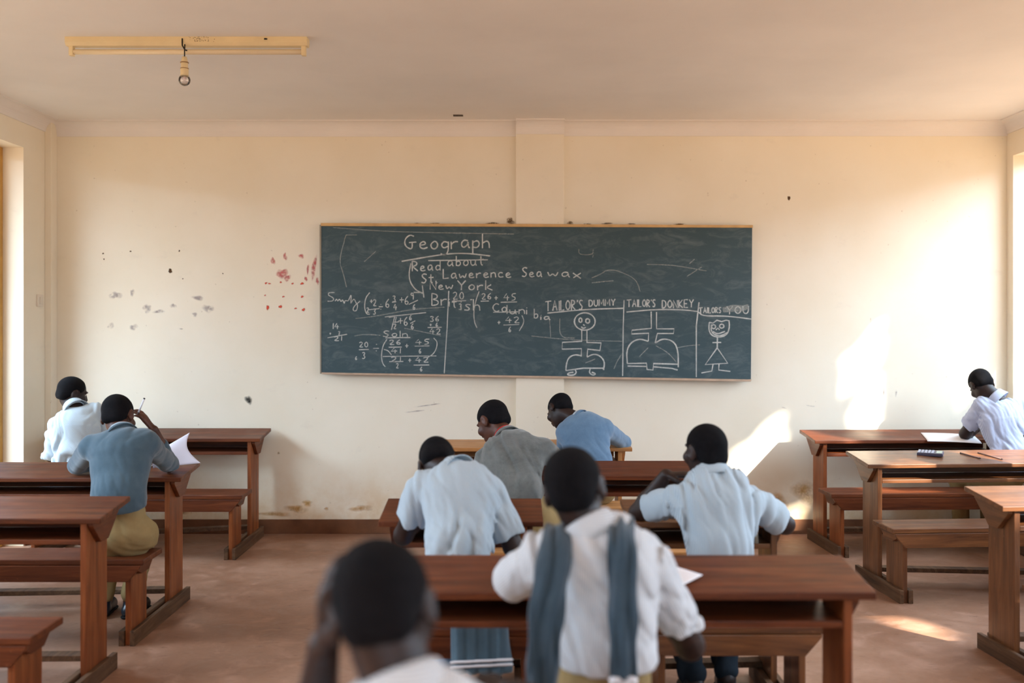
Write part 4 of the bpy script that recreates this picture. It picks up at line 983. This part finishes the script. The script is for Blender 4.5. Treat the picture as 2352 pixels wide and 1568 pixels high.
    T_.warp(folds(hash(label) % 9999 if False else len(label)*7 + int(abs(pel[0])*1000), fold, 0.11, -up, lat))
    T_.warp(folds(len(label)*3 + 5, fold*0.5, 0.05, -up + lat*0.5, lat))
    for i, (s_, E, W_) in enumerate((('SL', 'EL', 'WL'), ('SR', 'ER', 'WR'))):      # the sleeve mouth is open around the arm
        fr_ = sleeve[i]
        a, b = (J[s_], J[E]) if fr_ <= 1 else (J[E], J[W_]); fr_ = fr_ if fr_ <= 1 else fr_ - 1
        e = a*(1-fr_) + b*fr_; d = nrm(b - a)
        cap_r = 0.085
        if top == 'shirt': T_.limb(e - d*0.05, e + d*0.06, 0.036, 0.036+lo_, 0.004, 'sub')
    hem = Wp - up*(0.075 + shirt_hem)
    T_.cut(hem, pel - Wp if np.linalg.norm(pel - Wp) > 0.05 else -up, 0.008)
    T_.limb(N + up*0.02, H(0, -0.018, -0.06), 0.052*z, 0.052*z, 0.006, 'sub')
    put('sweater' if top == 'sweater' else 'shirt', T_.mesh('garment', {'stripe': stripe}), topmat)
    # collar around the neck
    na, nb = N - up*0.03, H(0, -0.018, -0.045); nd = nrm(nb - na); nl = nrm(lat - nd*(lat@nd)); nf = np.cross(nd, nl); nf = nf if nf[1] > 0 else -nf
    def ring(name, prof, mat, gap=0.0, back_lift=0.0):
        bm = bmesh.new(); seg = 48; rings = []
        for k in range(seg + 1):
            a = math.pi/2 + gap/2 + (2*math.pi - gap) * k/seg
            dirv = nl*math.cos(a) + nf*math.sin(a); bk = 0.5 - 0.5*math.sin(a)
            rings.append([bm.verts.new(tuple(na + nd*(hh + float(J.get('lift', 0.0)) + 0.008*bk - 0.032*(1-bk) + back_lift*bk) + dirv*(rr*(1.0 + 0.06*abs(math.cos(a)))))) for rr, hh in prof])
        for A, B_ in zip(rings, rings[1:]):
            for q in range(len(prof)-1): bm.faces.new((A[q], A[q+1], B_[q+1], B_[q]))
        me = bm_mesh(bm, name, smooth=True)
        at = me.attributes.new('stripe', 'FLOAT', 'POINT'); at.data.foreach_set('value', [v.co.z*1.0 for v in me.vertices])
        o = put(name, me, mat); md = o.modifiers.new('cloth', 'SOLIDIFY'); md.thickness = 0.004; md.offset = 0
        return o
    if collar == 'shirt':
        ring('collar', [(0.060, 0.018), (0.058, 0.056), (0.0605, 0.064), (0.0645, 0.060), (0.072, 0.036), (0.084, 0.010)], collar_mat or topmat, 0.35)
    elif collar == 'inner':
        ring('collar', [(0.058, 0.018), (0.057, 0.044), (0.060, 0.047), (0.064, 0.042), (0.068, 0.028)], collar_mat or M_STRIPE_F, 0.35)
        ring('neckband', [(0.064, 0.006), (0.0665, 0.030), (0.072, 0.032), (0.078, 0.014)], topmat, 0.5)
    elif collar == 'band':
        ring('neckband', [(0.060, 0.012), (0.060, 0.040), (0.064, 0.046), (0.070, 0.040), (0.078, 0.016)], topmat)
        ring('collar', [(0.058, 0.030), (0.058, 0.052), (0.0615, 0.056), (0.066, 0.048)], collar_mat)
    # trousers, socks, shoes
    if legs:
        Tr = Solid(0.0075)
        Tr.lump(pel + np.array([0, 0.0, 0.0]), (0.155*belly, 0.118, 0.092), None, 0.03)
        Tr.limb(pel, Wp*0.75 + pel*0.25, 0.138*belly*torso_w, 0.118*belly*torso_w, 0.04, flat=0.74, lat=lat)
        for hip, kn, an, toe in legp:
            Tr.limb(hip, kn, 0.086, 0.066, 0.035); Tr.limb(kn, an + (kn-an)*0.12, 0.066, 0.058, 0.02)
        Tr.warp(folds(int(abs(pel[1])*911), 0.007, 0.08, (0.4, 0.6, -0.5), lat))
        Tr.cut(Wp*0.88 + pel*0.12, up, 0.006)
        put('trousers', Tr.mesh('trousers'), trousers)
        if shoes:
            for hip, kn, an, toe in legp:
                d = nrm((toe - an)*np.array([1, 1, 0]))
                Sh = Solid(0.006); base = an*np.array([1, 1, 0])
                Sh.limb(base - d*0.03 + [0, 0, 0.036], base + d*0.15 + [0, 0, 0.032], 0.034, 0.038, 0.02); Sh.limb(base + [0, 0, 0.04], an + (kn-an)*0.10, 0.040, 0.042, 0.02)
                Sh.cut((0, 0, 0.010), (0, 0, -1), 0.004)
                so_ = put('shoe', Sh.mesh('shoe'), M_SHOE)
                Sl = Solid(0.005); Sl.limb(base - d*0.032 + [0, 0, 0.012], base + d*0.152 + [0, 0, 0.012], 0.037, 0.042, 0.01); Sl.cut((0, 0, 0.014), (0, 0, 1), 0.002); Sl.cut((0, 0, 0.001), (0, 0, -1), 0.002)
                me = Sl.mesh('sole'); me.transform(Matrix.Translation(off)); obj('sole', me, M_SOLE, so_)
                if socks:
                    Sk = Solid(0.006); Sk.limb(an + (kn-an)*0.06, an + (kn-an)*0.34, 0.040, 0.047, 0.01); put('sock', Sk.mesh('sock'), M_SOCK)
    return root, put, J

# ------------------------------------------------------------------ the pupils
M_BLUEC = mat_plain('light_blue_cotton', lin(122, 152, 186), 0.9, 0.1, 0.08, 20, 0.1)
M_DARKT = mat_plain('dark_trousers', lin(32, 40, 48), 0.85, 0.15, 0.1, 20)
def A(*v): return np.array(v, float)
def PP(px, py, Y): return np.array(P(px, py, Y))

# back left, pale long-sleeved shirt
person('person in pale blue-white long-sleeved shirt seated farthest back at the left wall, face turned right',
       dict(pel=(-3.0, 6.84, 0.535), W=(-2.98, 6.78, 0.64), N=PP(176, 934, 6.90), SL=PP(130, 978, 6.86), SR=PP(218, 945, 6.94), head=PP(166, 903, 6.96), hf=(0.62, 0.66, -0.28), hu=(0.16, 0.1, 1),
            EL=PP(117, 1046, 6.86), WL=(-2.98, 7.18, 0.835), ER=PP(246, 1015, 7.06), WR=(-2.84, 7.22, 0.835)),
       sleeve=(1.8, 1.8), topmat=M_STRIPE_F, fold=0.011, size=1.04)
# slate sweater boy, hand with pen at the temple
r2, put2, J2 = person('person in slate-blue sweater and khaki trousers, hand with pen raised to temple, at left',
       dict(swing=(-0.12, -0.18), pel=(-1.965, 5.02, 0.525), W=PP(272, 1140, 4.98), N=PP(283, 992, 5.14), SL=PP(210, 1028, 5.12), SR=PP(338, 1018, 5.12), head=PP(271, 956, 5.22), hf=(0.05, 0.86, -0.42), hu=(-0.12, 0.4, 1),
            EL=(-2.40, 5.50, 0.805), WL=(-2.16, 5.63, 0.825), ER=PP(388, 1067, 5.54), WR=PP(353, 987, 5.42)),
       top='sweater', sleeve=(1.8, 1.62), topmat=M_SLATE, skin=M_SKIN_W, collar='inner', fold=0.005, shirt_hem=0.0,
       hands=(None, dict(d=(-0.52, -0.28, 0.82), pn=(-0.8, 0.1, -0.45), lat=(0.1, -1.0, -0.2), curl=0.42, thumb=1, spread=0.08)), size=1.02, torso_w=0.98,
       )
w = PP(337, 945, 5.38); tip = PP(322, 985, 5.36)
stick('pen', 'white pen with dark end sticking up from the slate-sweater boy\'s raised hand', 'pen', PP(331, 916, 5.36), PP(316, 952, 5.35), 0.005, mat_plain('white_pen_plastic', lin(236, 236, 240), 0.3, 0.5, 0.02), M_LEAD, None, M_LEAD)
# short desk, head bowed right down
r3, put3, J3 = person('person in pinstriped short-sleeved shirt at the short desk, head bowed almost onto it',
       dict(pel=(-0.20, 3.90, 0.525), W=PP(1055, 1248, 3.84), N=PP(1058, 1078, 3.98), SL=PP(972, 1118, 3.96), SR=PP(1128, 1134, 3.96), head=PP(1006, 1066, 4.11), hf=(0.12, 0.42, -0.9), hu=(-0.12, 0.92, 0.40),
            EL=PP(927, 1228, 4.10), WL=(-0.36, 4.38, 0.81), ER=PP(1180, 1258, 3.96), WR=(-0.12, 4.40, 0.815)),
       sleeve=(0.66, 0.78), trousers=M_BLUEC, fold=0.013, sl_loose=1.3, torso_w=0.97)
# grey sweatshirt, red neckband
person('person in mottled grey sweatshirt with red neckband leaning left over the middle desk',
       dict(pel=(0.13, 5.20, 0.525), W=PP(1190, 1138, 5.14), N=PP(1168, 1002, 5.30), SL=PP(1118, 1055, 5.32), SR=PP(1250, 1036, 5.26), head=PP(1133, 968, 5.42), hf=(-0.55, 0.55, -0.62), hu=(-0.25, 0.4, 1),
            EL=PP(1100, 1083, 5.58), WL=(-0.12, 5.70, 0.815), ER=PP(1290, 1062, 5.54), WR=(0.14, 5.72, 0.815)),
       top='sweater', sleeve=(1.85, 1.85), topmat=M_GREY, skin=M_SKIN_W, collar='band', collar_mat=M_RED, fold=0.009, size=1.03, torso_w=1.0)
# blue sweater at the pine desk
person('person in light blue sweater at the pine desk below the chalkboard, face turned down left',
       dict(pel=(0.50, 6.40, 0.53), W=PP(1357, 1066, 6.36), N=PP(1333, 960, 6.50), SL=PP(1300, 994, 6.48), SR=PP(1388, 985, 6.48), head=PP(1286, 942, 6.60), hf=(-0.45, 0.48, -0.78), hu=(-0.1, 0.7, 0.7),
            EL=PP(1296, 1046, 6.60), WL=(0.46, 6.88, 0.815), ER=PP(1432, 1016, 6.78), WR=(0.62, 6.95, 0.82)),
       top='sweater', sleeve=(1.85, 1.85), topmat=M_BLUE, collar='inner', fold=0.004)
# chin on hand
person('person in pinstriped short-sleeved shirt resting chin on bent left hand, at the short brown desk',
       dict(lift=0.021, pel=(0.80, 3.96, 0.525), W=PP(1655, 1255, 3.88), N=PP(1638, 1100, 3.94), SL=PP(1556, 1148, 3.98), SR=PP(1737, 1156, 3.98), head=PP(1621, 1036, 3.99), hf=(-0.36, 0.93, -0.1), hu=(-0.03, 0.08, 1),
            EL=PP(1466, 1178, 4.26), WL=PP(1530, 1090, 4.16), ER=PP(1803, 1204, 4.14), WR=(0.93, 4.42, 0.82)),
       sleeve=(0.62, 0.80), fold=0.012, sl_loose=1.35, collar='shirt', trousers=M_DARKT,
       hands=(dict(d=(1.0, -0.12, 0.02), pn=(0.0, -0.25, -1), lat=(0, 1, 0), curl=0.45, thumb=1), None),
       feet_back=((0.76, 4.13, 0.085), (0.905, 4.20, 0.085)), socks=False)
# sweater over the shoulders
r7, put7, J7 = person('person in grey-striped shirt with slate sweater hung over shoulders, at the large front desk',
       dict(lift=0.010, pel=(0.235, 2.60, 0.525), W=PP(1390, 1480, 2.56), N=PP(1366, 1214, 2.60), SL=PP(1243, 1280, 2.62), SR=PP(1492, 1296, 2.62), head=PP(1319, 1122, 2.62), hf=(0.22, 0.95, -0.16), hu=(-0.16, 0.06, 1),
            EL=PP(1170, 1340, 2.92), WL=(0.09, 3.22, 0.825), ER=PP(1585, 1482, 2.80), WR=(0.36, 3.24, 0.825)),
       sleeve=(0.84, 0.82), topmat=M_STRIPE_G, fold=0.014, sl_loose=1.35, shirt_hem=-0.03)
# nearest: hand on the head
r8, put8, J8 = person('person nearest the viewer with hand spread on the left side of the head, pale collar',
       dict(pel=(-0.13, 1.42, 0.525), W=(-0.135, 1.45, 0.70), N=PP(936, 1570, 1.60), SL=(-0.315, 1.60, 0.905), SR=(0.005, 1.60, 0.905), head=PP(880, 1406, 1.63), hf=(0.06, 0.85, -0.42), hu=(-0.16, 0.3, 1),
            EL=(-0.375, 1.88, 0.81), WL=PP(744, 1482, 1.66), ER=(0.19, 1.86, 0.815), WR=(0.0, 2.02, 0.83)),
       sleeve=(0.7, 0.7), topmat=M_STRIPE_G, fold=0.005, collar='shirt',
       size=1.06, hands=(dict(d=(0.06, -0.10, 1.0), pn=(1.0, 0.1, 0.0), lat=(0.1, -1.0, 0.0), curl=0.34, thumb=-1, spread=0.24), None))
# right edge
person('person in lilac-blue striped shirt bent over the far right desk, cut by picture edge',
       dict(pel=(3.40, 6.93, 0.53), W=(3.425, 6.87, 0.66), N=PP(2292, 912, 6.98), SL=PP(2256, 932, 6.98), SR=(3.555, 6.97, 1.00), head=PP(2254, 884, 7.05), hf=(0.05, 0.65, -0.72), hu=(-0.12, 0.7, 0.65),
            EL=PP(2217, 996, 7.12), WL=(3.42, 7.28, 0.84), ER=(3.66, 7.16, 0.815), WR=(3.52, 7.34, 0.845)),
       sleeve=(0.72, 0.72), topmat=M_STRIPE_L, fold=0.011, sl_loose=1.2, belly=0.95, torso_w=0.95)

# sweater draped round the neck with its two sleeves hanging down the back
def drape(name, paths, thick, seed, parent_root, put_, mat, samples=60, seg=36):
    """soft folded bands of knit, each swept along a smooth path of (point, half width)"""
    r = np.random.default_rng(seed); bm = bmesh.new()
    for path in paths:
        P_ = [np.array(p) for p, w in path]; W_ = [w for p, w in path]; n = len(P_); rings = []
        ph = r.uniform(0, 6.28, 5)
        for i in range(samples + 1):
            t = i/samples*(n-1); k = min(int(t), n-2); f = t - k
            p0, p1, p2, p3 = P_[max(k-1, 0)], P_[k], P_[k+1], P_[min(k+2, n-1)]
            c = 0.5*((2*p1) + (-p0+p2)*f + (2*p0-5*p1+4*p2-p3)*f*f + (-p0+3*p1-3*p2+p3)*f**3)
            tg = nrm(0.5*((-p0+p2) + 2*(2*p0-5*p1+4*p2-p3)*f + 3*(-p0+3*p1-3*p2+p3)*f*f) + 1e-9)
            w = W_[k]*(1-f) + W_[k+1]*f; w *= 1 + 0.06*math.sin(5*t + ph[4])
            lx = np.array([1.0, 0, 0]); lx = nrm(lx - tg*(lx@tg)); nn = np.cross(tg, lx)
            ring = []
            for q in range(seg):
                a = 2*math.pi*q/seg; x = w*math.copysign(abs(math.cos(a))**0.8, math.cos(a)); y = thick*math.copysign(abs(math.sin(a))**0.8, math.sin(a))
                fo = 0.0065*math.sin(x*150 + ph[0] + 1.3*math.sin(2.2*t + ph[1])) + 0.004*math.sin(x*270 + ph[2] + 1.1*math.sin(3.1*t + ph[3]))
                ring.append(bm.verts.new(tuple(c + lx*x + nn*(y + fo))))
            rings.append(ring)
        for A_, B_ in zip(rings, rings[1:]):
            for q in range(seg): bm.faces.new((A_[q], A_[(q+1) % seg], B_[(q+1) % seg], B_[q]))
        bm.faces.new(rings[0][::-1]); bm.faces.new(rings[-1])
    me = bm_mesh(bm, name, smooth=True)
    at = me.attributes.new('stripe', 'FLOAT', 'POINT'); at.data.foreach_set('value', [v.co.x for v in me.vertices])
    return put_(name, me, mat)
left = [(PP(1306, 1345, 2.80), 0.028), (PP(1298, 1232, 2.70), 0.032), (PP(1288, 1214, 2.59), 0.038), (PP(1276, 1262, 2.495), 0.043), (PP(1262, 1350, 2.43), 0.044), (PP(1252, 1450, 2.405), 0.042), (PP(1246, 1550, 2.41), 0.039), (PP(1240, 1650, 2.42), 0.036)]
right = [(PP(1414, 1345, 2.80), 0.026), (PP(1420, 1226, 2.70), 0.029), (PP(1425, 1198, 2.59), 0.034), (PP(1428, 1244, 2.475), 0.036), (PP(1431, 1350, 2.43), 0.036), (PP(1432, 1450, 2.405), 0.035), (PP(1432, 1556, 2.41), 0.033)]
o = drape('draped_sweater', [left, right], 0.011, 4, r7, put7, M_SLATE_D); o['label'] = 'slate sweater hung over both shoulders'
me_o = drape('white_cuff', [[(PP(1432, 1553, 2.405), 0.034), (PP(1432, 1562, 2.405), 0.034), (PP(1432, 1571, 2.405), 0.034)]], 0.012, 4, r7, put7, M_WHITE); me_o.parent = o
def fold_v(seed, amp, wl):
    r = np.random.default_rng(seed); ph = r.uniform(0, 6.28, 4)
    return lambda p: (amp*(np.sin(p[:, 0]*2*math.pi/wl + ph[0] + 2.0*np.sin(p[:, 2]*7 + ph[1])) + 0.5*np.sin(p[:, 0]*4.4*math.pi/wl + ph[2] + 1.5*np.sin(p[:, 2]*5 + ph[3])))).astype(np.float32)
# sweater tied at the waist of the bowed pupil, its hem hanging behind the bench
s = Solid(0.006); p0 = J3['W']
ya = 3.735
for px in (1052, 1080, 1108, 1136, 1160):
    s.limb(PP(min(px, 1146), 1300, 3.745), PP(px, 1535, 3.70), 0.026, 0.026, 0.03)
s.cut(PP(1100, 1545, 3.70), (0, 0, -1), 0.004)
s.warp(fold_v(9, 0.003, 0.05))
o = put3('tied_sweater', s.mesh('tied_sweater', {'stripe': lambda X: X[:, 0]}), M_SLATE); o['label'] = 'blue sweater hanging behind the bench with two white stripes'
for yy in (1519, 1530):
    s = Solid(0.004); s.limb(PP(1036, yy+2, 3.669), PP(1176, yy-5, 3.669), 0.006, 0.006, 0.004); me = s.mesh('white_stripe'); me.transform(Matrix.Translation(-Vector(r3.location))); obj('white_stripe', me, M_WHITE, o)

# ------------------------------------------------------------------ unseen foliage added on the sunny side, gaps shaped to cast the sun patches
def to_win(p):
    """where the sun ray through p crosses the right wall plane: (y, z)"""
    t = (XR - p[0]) / -SUN.x      # SUN.x < 0
    return (p[1] - SUN.y*t, p[2] - SUN.z*t)
def wallpx(*pts): return [to_win(P(x, y, DEPTH)) for x, y in pts]
def floorpx(*pts):
    out = []
    for x, y in pts:
        Y = CAM_H*F_PX/(y-HZ); out.append(to_win(((x-1176)*Y/F_PX, Y, 0)))
    return out
def atY(Y, *pts): return [to_win(P(x, y, Y)) for x, y in pts]
HOLES = [wallpx((1960, 884), (1961, 815), (1985, 790), (2018, 748), (2019, 820), (1990, 852)), wallpx((1942, 888), (1943, 830), (1953, 826), (1952, 888)),
         wallpx((1962, 1000), (1963, 930), (1994, 903), (1993, 1000)), wallpx((1998, 1000), (1998, 888), (2012, 884), (2012, 1000)),
         wallpx((1682, 1098), (1683, 1052), (1722, 1028), (1721, 1098)), wallpx((1727, 1095), (1728, 1020), (1788, 966), (1790, 1045), (1760, 1075)), wallpx((1758, 1122), (1785, 1100), (1786, 1120)),
         wallpx((2206, 938), (2208, 905), (2225, 880), (2240, 920)), wallpx((2285, 880), (2310, 790), (2312, 850)),
         [to_win(P(*q)) for q in ((2240, 1127, 4.88), (2360, 1127, 4.92), (2420, 1166, 4.60), (2298, 1163, 4.56))],
         [to_win(P(*q)) for q in ((2292, 1031, 6.34), (2365, 1030, 6.40), (2365, 1062, 6.08), (2250, 1064, 6.02))],
         floorpx((2040, 1428), (2110, 1426), (2190, 1482), (2150, 1482)), floorpx((1745, 1216), (1775, 1214), (1898, 1258), (1850, 1258)),
         atY(6.0, (2034, 1066), (2046, 1066), (2044, 1185), (2034, 1185)), atY(6.05, (2085, 1060), (2156, 1060), (2156, 1072), (2085, 1072)), atY(6.0, (2046, 1108), (2146, 1106), (2146, 1114), (2046, 1116)),
         atY(6.76, (1945, 1158), (1985, 1158), (1985, 1172), (1955, 1172)), atY(6.76, (1972, 1172), (1980, 1172), (1980, 1240), (1972, 1240))]
def seg_dist(p, poly):
    inside = False; best = 1e9; n = len(poly)
    for i in range(n):
        ax_, ay = poly[i]; bx_, by = poly[(i+1) % n]
        if (ay > p[1]) != (by > p[1]) and p[0] < (bx_-ax_)*(p[1]-ay)/(by-ay) + ax_: inside = not inside
        dx, dy = bx_-ax_, by-ay; L2 = dx*dx + dy*dy + 1e-12; t = max(0, min(1, ((p[0]-ax_)*dx + (p[1]-ay)*dy)/L2))
        best = min(best, math.hypot(p[0]-ax_-t*dx, p[1]-ay-t*dy))
    return -best if inside else best
def leaf_ok(y, z, r):
    return all(seg_dist((y, z), h) > r for h in HOLES)
M_LEAF = mat_plain('tree_leaf_green', lin(74, 98, 48), 0.6, 0.3, 0.25, 2)
M_BARK = mat_plain('grey_bark', lin(96, 78, 62), 0.9, 0.1, 0.2, 10, 0.3)
verts, faces = [], []
R2 = random.Random(5)
def leaf(y0, z0, size):
    t = R2.uniform(5.6, 8.4)
    c = Vector((XR, y0, z0)) + Vector((0.9, -1.0, 0.8)) * t
    n = (-SUN).copy() + Vector((R2.gauss(0, .35), R2.gauss(0, .35), R2.gauss(0, .35))); n.normalize()
    a = n.orthogonal().normalized(); a.rotate(Matrix.Rotation(R2.uniform(0, 6.28), 3, n)); b = n.cross(a)
    i = len(verts)
    for q in (a*size, a*size*0.3 + b*size*0.62, -a*size*0.7 + b*size*0.45, -a*size, -a*size*0.7 - b*size*0.45, a*size*0.3 - b*size*0.62): verts.append(tuple(c + q))
    faces.append((i, i+1, i+2, i+3, i+4, i+5))
for _ in range(4200):
    y, z = R2.uniform(-1.0, 8.0), R2.uniform(0.6, 3.1); s = R2.uniform(0.14, 0.24)
    if leaf_ok(y, z, s*1.55): leaf(y, z, s)
for h in HOLES:
    ys = [p[0] for p in h]; zs = [p[1] for p in h]
    for _ in range(int(800*((max(ys)-min(ys)+.8)*(max(zs)-min(zs)+.8)))):
        y, z = R2.uniform(min(ys)-0.4, max(ys)+0.4), R2.uniform(min(zs)-0.4, max(zs)+0.4); s = R2.uniform(0.05, 0.09)
        if leaf_ok(y, z, s*1.35): leaf(y, z, s)
cx = sum(v[0] for v in verts)/len(verts); cy = sum(v[1] for v in verts)/len(verts)
tr = thing('sun_mask_tree', 'added unseen tree standing in the yard beyond the right windows', 'sun_mask_tree', (cx, cy, -0.125))
me = bpy.data.meshes.new('crown'); me.from_pydata([(v[0]-cx, v[1]-cy, v[2]+0.125) for v in verts], [], faces); obj('crown', me, M_LEAF, tr)
bm = bmesh.new(); add_tube(bm, [(0, 0, 0), (0.05, 0, 2.5), (-0.05, 0.1, 5.5), (0.0, 0.0, 8.5)], [0.24, 0.19, 0.15, 0.07], 14)
for sy in (-1, 1):
    add_tube(bm, [(0, 0, 4.6), (0.2, sy*1.6, 6.6), (0.1, sy*3.6, 8.0)], [0.11, 0.08, 0.04], 10)
obj('trunk', bm_mesh(bm, 'trunk', smooth=True), M_BARK, tr)
